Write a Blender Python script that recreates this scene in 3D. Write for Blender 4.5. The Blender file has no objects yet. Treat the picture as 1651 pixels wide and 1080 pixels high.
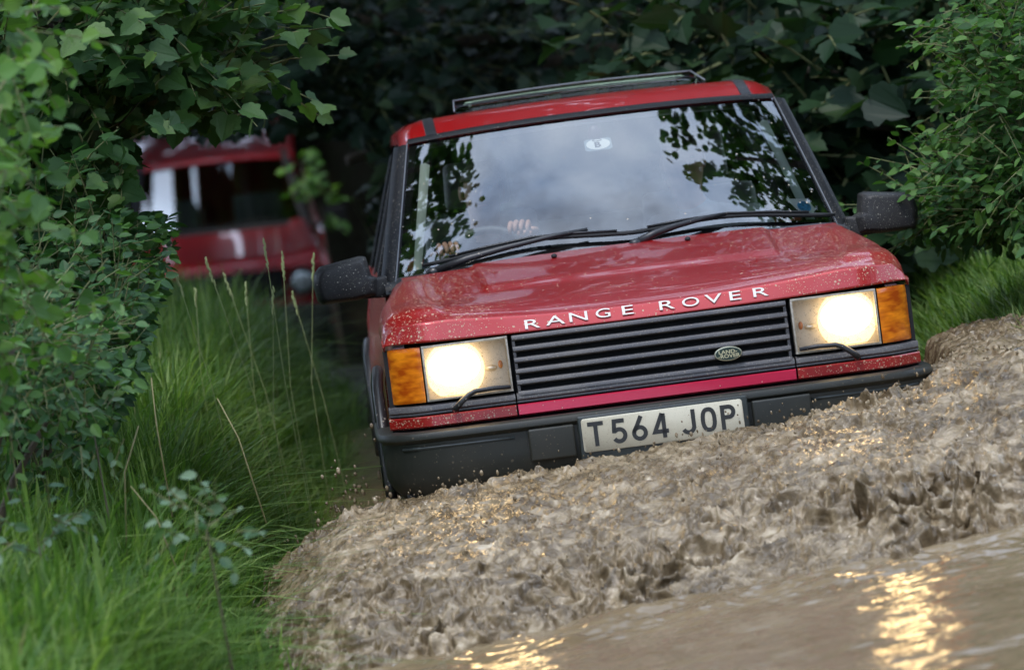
import bpy, bmesh, math, random
import numpy as np
from mathutils import Vector, Matrix, Euler
random.seed(7); rng = np.random.default_rng(11)
S = bpy.context.scene
COL = S.collection
R = math.radians

# ------------------------------------------------------------------ camera
F_PX, W_PX, H_PX = 7680.0, 1651, 1080
CAM = np.array([0.0, -16.0, 1.7])
def cam_axes(pitch=3.4, roll=12.0):
    p, r = R(pitch), R(roll)
    f = np.array([0, math.cos(p), -math.sin(p)]); r0 = np.array([1.0, 0, 0]); u0 = np.cross(r0, f)
    return math.cos(r)*r0 - math.sin(r)*u0, math.sin(r)*r0 + math.cos(r)*u0, f
CR, CU, CF = cam_axes()
cd = bpy.data.cameras.new('camera'); cam = bpy.data.objects.new('camera', cd); COL.objects.link(cam)
cd.sensor_width = 36.0; cd.lens = F_PX/W_PX*36.0; cd.clip_start = 0.1; cd.clip_end = 2000
cd.dof.use_dof = True; cd.dof.focus_distance = 16.3; cd.dof.aperture_fstop = 3.3
mw = Matrix.Identity(4)
for i in range(3):
    mw[i][0] = CR[i]; mw[i][1] = CU[i]; mw[i][2] = -CF[i]; mw[i][3] = CAM[i]
cam.matrix_world = mw
S.camera = cam
def at(px, py, y):
    """point of the place seen at a photo pixel, at world depth y"""
    d = CF + (px-W_PX/2)/F_PX*CR + (H_PX/2-py)/F_PX*CU
    return CAM + d*((y-CAM[1])/d[1])
def project(P):
    d = np.asarray(P)-CAM; z = d@CF
    return np.stack([W_PX/2+F_PX*(d@CR)/z, H_PX/2-F_PX*(d@CU)/z, z], -1)

# ------------------------------------------------------------------ sky, sun, exposure
SUN_EL, SUN_AZ = 67.0, 196.0
world = bpy.data.worlds.new('World'); S.world = world; world.use_nodes = True
nt = world.node_tree; nt.nodes.clear()
N = nt.nodes.new; L = nt.links.new
out = N('ShaderNodeOutputWorld'); bg = N('ShaderNodeBackground'); bg.inputs['Strength'].default_value = 0.15
sky = N('ShaderNodeTexSky'); sky.sky_type = 'NISHITA'; sky.sun_disc = False
sky.sun_elevation = R(SUN_EL); sky.sun_rotation = R(SUN_AZ); sky.air_density = 1.0; sky.dust_density = 2.0
tc = N('ShaderNodeTexCoord'); mp = N('ShaderNodeMapping'); mp.inputs['Scale'].default_value = (1.0, 1.0, 1.6)
no = N('ShaderNodeTexNoise'); no.inputs['Scale'].default_value = 3.2; no.inputs['Detail'].default_value = 8; no.inputs['Roughness'].default_value = 0.62
ra = N('ShaderNodeValToRGB'); ra.color_ramp.elements[0].position = 0.22; ra.color_ramp.elements[1].position = 0.5
n2 = N('ShaderNodeTexNoise'); n2.inputs['Scale'].default_value = 5.5; n2.inputs['Detail'].default_value = 6
r2 = N('ShaderNodeValToRGB')
r2.color_ramp.elements[0].position = 0.3; r2.color_ramp.elements[0].color = (6.4, 8.9, 13.6, 1)
r2.color_ramp.elements[1].position = 0.72; r2.color_ramp.elements[1].color = (15.5, 17.8, 21.5, 1)
mx = N('ShaderNodeMixRGB')
L(tc.outputs['Generated'], mp.inputs['Vector']); L(mp.outputs[0], no.inputs['Vector']); L(mp.outputs[0], n2.inputs['Vector'])
L(no.outputs['Fac'], ra.inputs['Fac']); L(n2.outputs['Fac'], r2.inputs['Fac'])
L(ra.outputs['Color'], mx.inputs['Fac']); L(sky.outputs['Color'], mx.inputs['Color1']); L(r2.outputs['Color'], mx.inputs['Color2'])
L(mx.outputs['Color'], bg.inputs['Color']); L(bg.outputs[0], out.inputs['Surface'])
sd = bpy.data.lights.new('sun', 'SUN'); sd.energy = 1.5; sd.angle = R(10); sd.color = (1.0, 0.95, 0.88)
sun = bpy.data.objects.new('sun', sd); COL.objects.link(sun)
az = R(SUN_AZ)   # sun stands behind and beside the camera, high
sdir = Vector((math.sin(az)*math.cos(R(SUN_EL)), math.cos(az)*math.cos(R(SUN_EL)), math.sin(R(SUN_EL))))
sun.rotation_euler = (-sdir).to_track_quat('-Z', 'Y').to_euler()
S.view_settings.view_transform = 'Standard'; S.view_settings.look = 'None'; S.view_settings.exposure = 0.25; S.view_settings.gamma = 1.0
S.view_settings.use_curve_mapping = False
S.render.engine = 'CYCLES'
c = S.cycles; c.use_denoising = True; c.max_bounces = 7; c.diffuse_bounces = 3; c.glossy_bounces = 4
c.transmission_bounces = 5; c.transparent_max_bounces = 10; c.caustics_reflective = False; c.caustics_refractive = False
c.use_adaptive_sampling = True; c.sample_clamp_indirect = 6.0

# ------------------------------------------------------------------ helpers
def tag(o, label=None, category=None, group=None, kind=None):
    if label: o['label'] = label
    if category: o['category'] = category
    if group: o['group'] = group
    if kind: o['kind'] = kind
    return o
def empty(name, loc=(0, 0, 0), rot=(0, 0, 0)):
    o = bpy.data.objects.new(name, None); COL.objects.link(o); o.location = loc; o.rotation_euler = rot
    o.empty_display_size = 0.1
    return o
def link_mesh(name, me, mat=None, parent=None, smooth=False):
    if mat is not None:
        for m in (mat if isinstance(mat, (list, tuple)) else [mat]): me.materials.append(m)
    if smooth and len(me.polygons):
        me.polygons.foreach_set('use_smooth', np.ones(len(me.polygons), bool))
    o = bpy.data.objects.new(name, me); COL.objects.link(o)
    if parent is not None: o.parent = parent
    return o
def np_mesh(name, V, faces_loops, totals):
    """fast mesh from arrays: V (n,3), flat loop vertex indices, loop totals per face"""
    me = bpy.data.meshes.new(name)
    V = np.ascontiguousarray(V, np.float32); loops = np.ascontiguousarray(faces_loops, np.int32).ravel()
    totals = np.ascontiguousarray(totals, np.int32).ravel()
    me.vertices.add(len(V)); me.vertices.foreach_set('co', V.ravel())
    me.loops.add(len(loops)); me.loops.foreach_set('vertex_index', loops)
    me.polygons.add(len(totals))
    st = np.concatenate([[0], np.cumsum(totals)[:-1]]).astype(np.int32)
    me.polygons.foreach_set('loop_start', st); me.polygons.foreach_set('loop_total', totals)
    me.update(calc_edges=True)
    return me
def grid_faces(nu, nv):
    i = np.arange(nu*nv).reshape(nv, nu)
    q = np.stack([i[:-1, :-1], i[:-1, 1:], i[1:, 1:], i[1:, :-1]], -1).reshape(-1, 4)
    return q
class MB:
    def __init__(s): s.v = []; s.f = []
    def add(s, V, Fc):
        b = len(s.v); s.v += [tuple(map(float, p)) for p in V]; s.f += [tuple(b+i for i in f) for f in Fc]; return s
    def box(s, x0, x1, y0, y1, z0, z1):
        V = [(x, y, z) for x in (x0, x1) for y in (y0, y1) for z in (z0, z1)]
        return s.add(V, [(0, 1, 3, 2), (4, 6, 7, 5), (0, 4, 5, 1), (2, 3, 7, 6), (0, 2, 6, 4), (1, 5, 7, 3)])
    def hexa(s, V8):   # bottom ring 0-3, top ring 4-7
        return s.add(V8, [(3, 2, 1, 0), (4, 5, 6, 7), (0, 1, 5, 4), (1, 2, 6, 5), (2, 3, 7, 6), (3, 0, 4, 7)])
    def tube(s, P, r, n=8, caps=True):
        P = [Vector(p) for p in P]; k = len(P); rr = r if isinstance(r, (list, tuple)) else [r]*k
        V = []; prev = None
        for i in range(k):
            t = (P[min(i+1, k-1)]-P[max(i-1, 0)]).normalized()
            a = prev if prev is not None else (Vector((0, 0, 1)) if abs(t.z) < .9 else Vector((1, 0, 0)))
            u = (a - t*a.dot(t)).normalized(); w = t.cross(u); prev = u
            for j in range(n):
                th = 2*math.pi*j/n; V.append(P[i]+rr[i]*(math.cos(th)*u+math.sin(th)*w))
        Fc = [(i*n+j, i*n+(j+1) % n, (i+1)*n+(j+1) % n, (i+1)*n+j) for i in range(k-1) for j in range(n)]
        if caps: Fc += [tuple(range(n))[::-1], tuple((k-1)*n+j for j in range(n))]
        return s.add(V, Fc)
    def grid(s, P):   # P[row][col] points
        nv, nu = len(P), len(P[0])
        V = [p for row in P for p in row]
        return s.add(V, [tuple(q) for q in grid_faces(nu, nv).tolist()])
    def prism(s, poly, axis, a, b):   # polygon extruded along an axis; poly in the two other axes (x,z for y ; y,z for x ; x,y for z)
        n = len(poly)
        def pt(p, t):
            return {'x': (t, p[0], p[1]), 'y': (p[0], t, p[1]), 'z': (p[0], p[1], t)}[axis]
        V = [pt(p, a) for p in poly]+[pt(p, b) for p in poly]
        return s.add(V, [tuple(range(n)), tuple(range(2*n-1, n-1, -1))]+[(i, i+n, (i+1) % n+n, (i+1) % n) for i in range(n)])
    def ellipsoid(s, cc, r, n=16, m=10):
        V = []; 
        for i in range(m+1):
            ph = math.pi*i/m
            for j in range(n):
                th = 2*math.pi*j/n
                V.append((cc[0]+r[0]*math.sin(ph)*math.cos(th), cc[1]+r[1]*math.sin(ph)*math.sin(th), cc[2]+r[2]*math.cos(ph)))
        return s.add(V, [(i*n+j, i*n+(j+1) % n, (i+1)*n+(j+1) % n, (i+1)*n+j) for i in range(m) for j in range(n)])
    def build(s, name, mat, parent=None, smooth=False, bevel=0.0, seg=2, fixn=True, auto=None, solid=0.0):
        me = bpy.data.meshes.new(name); me.from_pydata(s.v, [], s.f)
        bm = bmesh.new(); bm.from_mesh(me)
        bmesh.ops.remove_doubles(bm, verts=bm.verts, dist=1e-5)
        if fixn: bmesh.ops.recalc_face_normals(bm, faces=bm.faces)
        if bevel:
            es = [e for e in bm.edges if len(e.link_faces) == 2 and e.calc_face_angle(0) > 0.5]
            bmesh.ops.bevel(bm, geom=es, offset=bevel, segments=seg, profile=0.6, affect='EDGES', clamp_overlap=True)
        bm.to_mesh(me); bm.free()
        o = link_mesh(name, me, mat, parent, smooth or bool(bevel))
        if (smooth or bevel) and auto is not None:
            me.set_sharp_from_angle(angle=R(auto))
        elif bevel and not smooth:
            me.set_sharp_from_angle(angle=R(50))
        if solid:
            m = o.modifiers.new('s', 'SOLIDIFY'); m.thickness = solid; m.offset = -1
        return o
def text_mesh(name, txt, size=1.0, sx=1.0, offset=0.0, extrude=0.0, shear=0.0):
    cu = bpy.data.curves.new(name, 'FONT'); cu.body = txt; cu.size = size; cu.align_x = 'CENTER'; cu.align_y = 'CENTER'
    cu.offset = offset; cu.extrude = extrude; cu.resolution_u = 6
    ob = bpy.data.objects.new(name, cu); COL.objects.link(ob)
    dg = bpy.context.evaluated_depsgraph_get(); me = bpy.data.meshes.new_from_object(ob.evaluated_get(dg))
    bpy.data.objects.remove(ob)
    co = np.empty(len(me.vertices)*3, np.float32); me.vertices.foreach_get('co', co); co = co.reshape(-1, 3)
    cx = (co[:, 0].min()+co[:, 0].max())/2; cy = (co[:, 1].min()+co[:, 1].max())/2
    co[:, 0] -= cx; co[:, 1] -= cy; hh = co[:, 1].max()-co[:, 1].min(); co[:, 0] *= sx
    me.vertices.foreach_set('co', co.ravel()); me.update()
    return me, co
# gradient noise in numpy
_perm = np.random.default_rng(5).permutation(256); _perm = np.concatenate([_perm, _perm, _perm])
_gr = np.random.default_rng(6).normal(size=(256, 3)); _gr /= np.linalg.norm(_gr, axis=1)[:, None]
def noise3(x, y, z):
    x, y, z = np.broadcast_arrays(x, y, z)
    xi, yi, zi = np.floor(x).astype(int), np.floor(y).astype(int), np.floor(z).astype(int)
    xf, yf, zf = x-xi, y-yi, z-zi
    fd = lambda t: t*t*t*(t*(t*6-15)+10)
    u, v, w = fd(xf), fd(yf), fd(zf)
    def g(dx, dy, dz):
        h = _perm[(_perm[(_perm[(xi+dx) & 255]+yi+dy) & 255]+zi+dz) & 255]
        q = _gr[h]; return q[..., 0]*(xf-dx)+q[..., 1]*(yf-dy)+q[..., 2]*(zf-dz)
    l = lambda a, b, t: a+t*(b-a)
    return 1.6*l(l(l(g(0, 0, 0), g(1, 0, 0), u), l(g(0, 1, 0), g(1, 1, 0), u), v), l(l(g(0, 0, 1), g(1, 0, 1), u), l(g(0, 1, 1), g(1, 1, 1), u), v), w)
def fbm(x, y, z=0.0, o=4, lac=2.1, gain=0.5):
    t = 0; a = 1.0
    for i in range(o): t = t+a*noise3(x+17*i, y+9*i, z+5*i); x, y, z = x*lac, y*lac, z*lac; a *= gain
    return t
def ridged(x, y, z=0.0, o=4, lac=2.1, gain=0.55):
    t = 0; a = 1.0
    for i in range(o): t = t+a*(1-2*np.abs(noise3(x+13*i, y+7*i, z+3*i))); x, y, z = x*lac, y*lac, z*lac; a *= gain
    return t
def sstep(a, b, x):
    t = np.clip((np.asarray(x, float)-a)/(b-a), 0, 1); return t*t*(3-2*t)

# ------------------------------------------------------------------ materials
def mat_base(name):
    m = bpy.data.materials.new(name); m.use_nodes = True
    nt = m.node_tree; b = nt.nodes['Principled BSDF']; return m, nt, b
def plain(name, col, rough=0.5, metal=0.0, spec=0.5, coat=0.0, noise=0.0, nscale=30.0, bump=0.0):
    m, nt, b = mat_base(name)
    b.inputs['Base Color'].default_value = (*col, 1); b.inputs['Roughness'].default_value = rough
    b.inputs['Metallic'].default_value = metal; b.inputs['Specular IOR Level'].default_value = spec; b.inputs['Coat Weight'].default_value = coat
    if noise or bump:
        t = nt.nodes.new('ShaderNodeTexCoord'); n = nt.nodes.new('ShaderNodeTexNoise'); n.inputs['Scale'].default_value = nscale; n.inputs['Detail'].default_value = 6
        nt.links.new(t.outputs['Object'], n.inputs['Vector'])
        if noise:
            r = nt.nodes.new('ShaderNodeValToRGB'); r.color_ramp.elements[0].position = .3; r.color_ramp.elements[1].position = .7
            r.color_ramp.elements[0].color = (*[c*(1-noise) for c in col], 1); r.color_ramp.elements[1].color = (*[min(1, c*(1+noise)) for c in col], 1)
            nt.links.new(n.outputs['Fac'], r.inputs['Fac']); nt.links.new(r.outputs['Color'], b.inputs['Base Color'])
        if bump:
            q = nt.nodes.new('ShaderNodeBump'); q.inputs['Strength'].default_value = bump; q.inputs['Distance'].default_value = .01
            nt.links.new(n.outputs['Fac'], q.inputs['Height']); nt.links.new(q.outputs['Normal'], b.inputs['Normal'])
    return m
def mud_specks(name, col, rough, metal=0.0, coat=0.0, mud=(0.42, 0.34, 0.24), scale=55.0, size=0.23, amount=0.5, film=0.25, edge=(0.3, 0.85), lowmud=None, spec=0.5, bump=0.0):
    """base finish with dried splashes of mud: specks of several sizes (denser towards the car's sides) and a thin film of dirt"""
    m, nt, b = mat_base(name); N = nt.nodes.new; L = nt.links.new
    tc = N('ShaderNodeTexCoord'); sep = N('ShaderNodeSeparateXYZ'); L(tc.outputs['Object'], sep.inputs[0])
    def math_(op, a, bb=None, clamp=False):
        n = N('ShaderNodeMath'); n.operation = op; n.use_clamp = clamp
        for i, q in enumerate((a, bb)):
            if q is None: continue
            if isinstance(q, (int, float)): n.inputs[i].default_value = q
            else: L(q, n.inputs[i])
        return n.outputs[0]
    ax = math_('ABSOLUTE', sep.outputs['X'])
    mr = N('ShaderNodeMapRange'); mr.interpolation_type = 'SMOOTHSTEP'; mr.inputs['From Min'].default_value = edge[0]; mr.inputs['From Max'].default_value = edge[1]
    mr.inputs['To Min'].default_value = 0.12; L(ax, mr.inputs['Value'])
    big = N('ShaderNodeTexNoise'); big.inputs['Scale'].default_value = 5.0; big.inputs['Detail'].default_value = 4; L(tc.outputs['Object'], big.inputs['Vector'])
    dens = math_('MULTIPLY', mr.outputs[0], math_('MULTIPLY', math_('POWER', big.outputs['Fac'], 2.2), 4.6*amount))
    tot = None
    for k, (sc_, sz) in enumerate(((scale, size), (scale*2.3, size*1.05), (scale*0.42, size*0.5))):
        v = N('ShaderNodeTexVoronoi'); v.inputs['Scale'].default_value = sc_; v.inputs['Randomness'].default_value = 1
        wn = N('ShaderNodeTexNoise'); wn.inputs['Scale'].default_value = sc_*1.5
        L(tc.outputs['Object'], wn.inputs['Vector'])
        ad = N('ShaderNodeVectorMath'); ad.operation = 'MULTIPLY_ADD'; ad.inputs[1].default_value = (0.35/sc_,)*3
        L(wn.outputs['Color'], ad.inputs[0]); L(tc.outputs['Object'], ad.inputs[2]); L(ad.outputs[0], v.inputs['Vector'])
        cs = N('ShaderNodeSeparateColor'); L(v.outputs['Color'], cs.inputs[0])
        on = math_('LESS_THAN', cs.outputs[0], dens)
        rad = math_('MULTIPLY', math_('ADD', math_('MULTIPLY', cs.outputs[1], 0.9), 0.25), sz)
        d = math_('LESS_THAN', v.outputs['Distance'], rad)
        s_ = math_('MULTIPLY', d, on)
        tot = s_ if tot is None else math_('MAXIMUM', tot, s_)
    fl = math_('MULTIPLY', dens, film)
    if lowmud is not None:   # splashed mud reaching up from the water: dried film that thins out above a ragged line
        nz = N('ShaderNodeTexNoise'); nz.inputs['Scale'].default_value = 9; nz.inputs['Detail'].default_value = 5; L(tc.outputs['Object'], nz.inputs['Vector'])
        hz = math_('ADD', sep.outputs['Z'], math_('MULTIPLY', math_('SUBTRACT', nz.outputs['Fac'], 0.5), 0.35))
        lm = N('ShaderNodeMapRange'); lm.inputs['From Min'].default_value = lowmud[0]; lm.inputs['From Max'].default_value = lowmud[1]
        lm.inputs['To Min'].default_value = lowmud[2]; lm.inputs['To Max'].default_value = 0.0; L(hz, lm.inputs['Value'])
        fl = math_('MAXIMUM', fl, lm.outputs[0])
    fac = math_('MAXIMUM', math_('MULTIPLY', tot, 0.85), fl, True)
    mix = N('ShaderNodeMixRGB'); mix.inputs['Color1'].default_value = (*col, 1); mix.inputs['Color2'].default_value = (*mud, 1)
    L(fac, mix.inputs['Fac']); L(mix.outputs[0], b.inputs['Base Color'])
    rm = N('ShaderNodeMapRange'); rm.inputs['To Min'].default_value = rough; rm.inputs['To Max'].default_value = 0.75; L(fac, rm.inputs['Value']); L(rm.outputs[0], b.inputs['Roughness'])
    if metal:
        m2 = N('ShaderNodeMapRange'); m2.inputs['To Min'].default_value = metal; m2.inputs['To Max'].default_value = 0; L(fac, m2.inputs['Value']); L(m2.outputs[0], b.inputs['Metallic'])
    if coat:
        m3 = N('ShaderNodeMapRange'); m3.inputs['To Min'].default_value = coat; m3.inputs['To Max'].default_value = 0.05; L(fac, m3.inputs['Value']); L(m3.outputs[0], b.inputs['Coat Weight'])
        b.inputs['Coat Roughness'].default_value = 0.03
    b.inputs['Specular IOR Level'].default_value = spec
    bp = N('ShaderNodeBump'); bp.inputs['Strength'].default_value = 0.5; bp.inputs['Distance'].default_value = 0.002; L(tot, bp.inputs['Height']); L(bp.outputs[0], b.inputs['Normal'])
    return m
PAINT = mud_specks('red_paint', (0.34, 0.003, 0.004), 0.34, metal=0.3, coat=0.55, mud=(0.50, 0.36, 0.24), amount=1.25, film=0.02, scale=75, size=0.27, lowmud=(0.5, 0.72, 0.10))
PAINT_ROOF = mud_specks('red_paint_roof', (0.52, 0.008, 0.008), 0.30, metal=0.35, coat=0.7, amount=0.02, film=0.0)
PAINT_SKY_PINK = mud_specks('red_paint_sky_pink', (0.60, 0.015, 0.06), 0.26, metal=0.5, coat=0.7, amount=0.2, film=0.1)  # body red turned brighter and pinker: sky reflection put into the colour
BLACK_TRIM = mud_specks('black_trim', (0.018, 0.018, 0.020), 0.38, amount=0.30, film=0.02, mud=(0.36, 0.31, 0.25), scale=70)
GRILLE = mud_specks('grille_plastic', (0.045, 0.045, 0.056), 0.42, amount=1.1, film=0.25, edge=(-0.6, 0.5), mud=(0.20, 0.18, 0.165), scale=120, size=0.32)
BUMPER = mud_specks('bumper_plastic', (0.016, 0.018, 0.015), 0.42, spec=0.35, amount=0.25, film=0.35, edge=(-1, 0.4), mud=(0.10, 0.08, 0.055), scale=60, lowmud=(0.40, 0.58, 0.15))
MIRROR_PL = mud_specks('mirror_plastic', (0.009, 0.009, 0.011), 0.42, spec=0.25, amount=0.45, film=0.1, edge=(-1, 0), mud=(0.42, 0.38, 0.32), scale=120, size=0.21)
PILLAR_BLACK = mud_specks('pillar_black', (0.010, 0.010, 0.011), 0.5, amount=0.45, film=0.0, mud=(0.36, 0.31, 0.25), scale=120, size=.2, spec=0.2)
RUBBER = plain('rubber', (0.012, 0.012, 0.013), 0.7)
DARK = plain('dark_cavity', (0.008, 0.008, 0.009), 0.8)
GREYLINE = plain('grey_trim', (0.16, 0.165, 0.18), 0.4, 0.2)
CHROME = plain('reflector_metal', (0.62, 0.60, 0.57), 0.2, 1.0)
SILVER = plain('dull_reflector', (0.55, 0.52, 0.48), 0.3, 0.8)
LETTER = plain('letter_white', (0.78, 0.74, 0.68), 0.4)
PLATE = mud_specks('plate_dirty', (0.62, 0.57, 0.44), 0.4, amount=0.4, film=0.25, edge=(-1, 0.2), mud=(0.28, 0.20, 0.12), scale=150, size=0.28, lowmud=(0.48, 0.64, 0.35))
PLATE_CH = plain('plate_character', (0.025, 0.025, 0.025), 0.5)
SEAT = plain('seat_leather', (0.30, 0.30, 0.29), 0.55)
CABIN = plain('cabin_dark', (0.03, 0.03, 0.032), 0.7)
PILLAR_TRIM = plain('pillar_trim', (0.42, 0.50, 0.45), 0.7)
HEADLINER = plain('headliner', (0.30, 0.31, 0.29), 0.9)
TYRE = plain('tyre', (0.02, 0.018, 0.016), 0.85, noise=.3)
RIM = plain('alloy', (0.28, 0.26, 0.24), 0.45, 0.6)
def glass(name, tint=(1, 1, 1), ior=1.5, rough=0.0, speck=False, amt=1.0):
    """thin pane: clear where the light goes straight through, mirror by Fresnel"""
    m = bpy.data.materials.new(name); m.use_nodes = True; nt = m.node_tree; nt.nodes.clear(); N = nt.nodes.new; L = nt.links.new
    o = N('ShaderNodeOutputMaterial'); t = N('ShaderNodeBsdfTransparent'); t.inputs[0].default_value = (*tint, 1)
    g = N('ShaderNodeBsdfGlossy'); g.inputs['Roughness'].default_value = rough; fr = N('ShaderNodeFresnel'); fr.inputs['IOR'].default_value = ior
    mx = N('ShaderNodeMixShader'); L(fr.outputs[0], mx.inputs[0]); L(t.outputs[0], mx.inputs[1]); L(g.outputs[0], mx.inputs[2])
    last = mx.outputs[0]
    if speck:
        tc = N('ShaderNodeTexCoord'); v = N('ShaderNodeTexVoronoi'); v.inputs['Scale'].default_value = 38
        sp = N('ShaderNodeSeparateXYZ'); L(tc.outputs['Object'], sp.inputs[0])
        ab = N('ShaderNodeMath'); ab.operation = 'ABSOLUTE'; L(sp.outputs['X'], ab.inputs[0])
        mr = N('ShaderNodeMapRange'); mr.inputs['From Min'].default_value = 0.42; mr.inputs['From Max'].default_value = 0.85; mr.inputs['To Min'].default_value = 0.05; mr.inputs['To Max'].default_value = 0.75*amt
        L(ab.outputs[0], mr.inputs['Value'])
        zz = N('ShaderNodeMapRange'); zz.inputs['From Min'].default_value = 1.2; zz.inputs['From Max'].default_value = 1.65; zz.inputs['To Min'].default_value = 1.0; zz.inputs['To Max'].default_value = 0.15
        L(sp.outputs['Z'], zz.inputs['Value'])
        pr = N('ShaderNodeMath'); pr.operation = 'MULTIPLY'; L(mr.outputs[0], pr.inputs[0]); L(zz.outputs[0], pr.inputs[1])
        L(tc.outputs['Object'], v.inputs['Vector']); cs = N('ShaderNodeSeparateColor'); L(v.outputs['Color'], cs.inputs[0])
        on = N('ShaderNodeMath'); on.operation = 'LESS_THAN'; L(cs.outputs[0], on.inputs[0]); L(pr.outputs[0], on.inputs[1])
        ds = N('ShaderNodeMath'); ds.operation = 'LESS_THAN'; ds.inputs[1].default_value = 0.12; L(v.outputs['Distance'], ds.inputs[0])
        ml = N('ShaderNodeMath'); ml.operation = 'MULTIPLY'; L(on.outputs[0], ml.inputs[0]); L(ds.outputs[0], ml.inputs[1])
        df = N('ShaderNodeBsdfDiffuse'); df.inputs[0].default_value = (0.45, 0.40, 0.33, 1)
        m2 = N('ShaderNodeMixShader'); L(ml.outputs[0], m2.inputs[0]); L(last, m2.inputs[1]); L(df.outputs[0], m2.inputs[2]); last = m2.outputs[0]
    L(last, o.inputs['Surface']); return m
WINDSCREEN = glass('windscreen_glass', (0.92, 0.95, 0.93), ior=2.45, speck=True)
SIDEGLASS = glass('side_glass', (0.70, 0.74, 0.72), ior=1.5)
SUNGLASS = glass('sunroof_glass', (0.62, 0.68, 0.55), ior=1.35)
LENSGLASS = glass('lens_glass', (0.96, 0.95, 0.92), ior=1.35, rough=0.05)
def _lens():   # moulded, dirty lens: part of the lamp's light is scattered in the pane
    nt = LENSGLASS.node_tree; N = nt.nodes.new; L = nt.links.new
    o = [n for n in nt.nodes if n.type == 'OUTPUT_MATERIAL'][0]; src = o.inputs['Surface'].links[0].from_socket
    t = N('ShaderNodeBsdfTranslucent'); t.inputs[0].default_value = (.95, .90, .80, 1); d = N('ShaderNodeBsdfDiffuse'); d.inputs[0].default_value = (.30, .25, .18, 1)
    tc = N('ShaderNodeTexCoord'); n = N('ShaderNodeTexNoise'); n.inputs['Scale'].default_value = 60; n.inputs['Detail'].default_value = 8; n.inputs['Roughness'].default_value = .75; L(tc.outputs['Object'], n.inputs['Vector'])
    r = N('ShaderNodeMapRange'); r.inputs['From Min'].default_value = .54; r.inputs['From Max'].default_value = .72; r.inputs['To Min'].default_value = .0; r.inputs['To Max'].default_value = .7; L(n.outputs['Fac'], r.inputs['Value'])
    m1 = N('ShaderNodeMixShader'); m1.inputs[0].default_value = .13; L(src, m1.inputs[1]); L(t.outputs[0], m1.inputs[2])
    m2 = N('ShaderNodeMixShader'); L(r.outputs[0], m2.inputs[0]); L(m1.outputs[0], m2.inputs[1]); L(d.outputs[0], m2.inputs[2]); L(m2.outputs[0], o.inputs['Surface'])

def emit(name, col, s):
    m = bpy.data.materials.new(name); m.use_nodes = True; nt = m.node_tree; nt.nodes.clear()
    o = nt.nodes.new('ShaderNodeOutputMaterial'); e = nt.nodes.new('ShaderNodeEmission'); e.inputs[0].default_value = (*col, 1); e.inputs[1].default_value = s
    nt.links.new(e.outputs[0], o.inputs[0]); return m
LAMP = emit('lit_lamp', (1.0, 0.68, 0.32), 15.0)
LAMP_DIM = emit('lit_bowl', (1.0, 0.70, 0.36), 1.9)
_lens()
AMBER, _nt, _b = mat_base('amber_lens')
_n = _nt.nodes.new('ShaderNodeTexNoise'); _t = _nt.nodes.new('ShaderNodeTexCoord'); _m = _nt.nodes.new('ShaderNodeMapping'); _m.inputs['Scale'].default_value = (3, 3, 9)
_r = _nt.nodes.new('ShaderNodeValToRGB'); _r.color_ramp.elements[0].position = .32; _r.color_ramp.elements[0].color = (.42, .065, .004, 1); _r.color_ramp.elements[1].position = .68; _r.color_ramp.elements[1].color = (.90, .27, .010, 1)
_nt.links.new(_t.outputs['Object'], _m.inputs[0]); _nt.links.new(_m.outputs[0], _n.inputs['Vector']); _nt.links.new(_n.outputs['Fac'], _r.inputs['Fac']); _nt.links.new(_r.outputs['Color'], _b.inputs['Base Color'])
_b.inputs['Base Color'].default_value = (0.85, 0.20, 0.008, 1); _b.inputs['Roughness'].default_value = 0.22; _b.inputs['Subsurface Weight'].default_value = 0.0; _b.inputs['Coat Weight'].default_value = 0.4
# ------------------------------------------------------------------ ground, lane, water
def lane_c(y):   # centre line of the lane
    y = np.asarray(y, float)
    return 0.25 - 2.6*sstep(9, 27, y) - 3.2*sstep(26, 60, y)
def lane_bed(x, y):
    x = np.asarray(x, float); y = np.asarray(y, float)
    b = -0.252 - 0.083*(x-0.35)*(1-sstep(5, 9, y))
    b = b + 0.30*sstep(6.5, 11, y) - 0.72*sstep(11.5, 20.5, y) + 0.14*np.clip(y-24.2, 0, 30)
    return b
def ground_z(x, y, rough=True):
    x = np.asarray(x, float); y = np.asarray(y, float)
    cx = lane_c(y); hw = 1.25
    bed = lane_bed(x, y)
    dl = cx-hw-x; dr = x-cx-hw
    tall = sstep(0.0, 3.0, y)*(1-sstep(8, 13, y))
    zl = np.interp(dl, [0, .12, .35, 1.0, 2.0, 3.5, 6.0, 12, 400], [-.10, .04, .16, .36, .75, 1.5, 2.2, 2.8, 6.0]) + 0.22*tall*sstep(0.0, .35, dl)
    zr = np.interp(dr, [0, .12, .3, 1.0, 2.0, 3.5, 6.0, 12, 400], [-.10, .10, .24, .42, .80, 1.5, 2.2, 2.8, 6.0])
    k = 0.55*sstep(13, 21, y)*(1-sstep(24, 34, y)) - 0.14*np.clip(y-24.2, 0, 30)*sstep(24, 30, y)
    z = np.where(dl > 0, zl-k, np.where(dr > 0, zr-k, bed))
    z = np.where((dl > 0) | (dr > 0), np.maximum(z, bed), z)
    back = sstep(42, 58, y)*4.0
    z = z+back
    if rough: z = z + 0.035*fbm(x*2.2, y*2.2, 0.3, 3)*np.clip(np.maximum(dl, dr)*4+.2, 0.1, 1)
    return z
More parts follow.
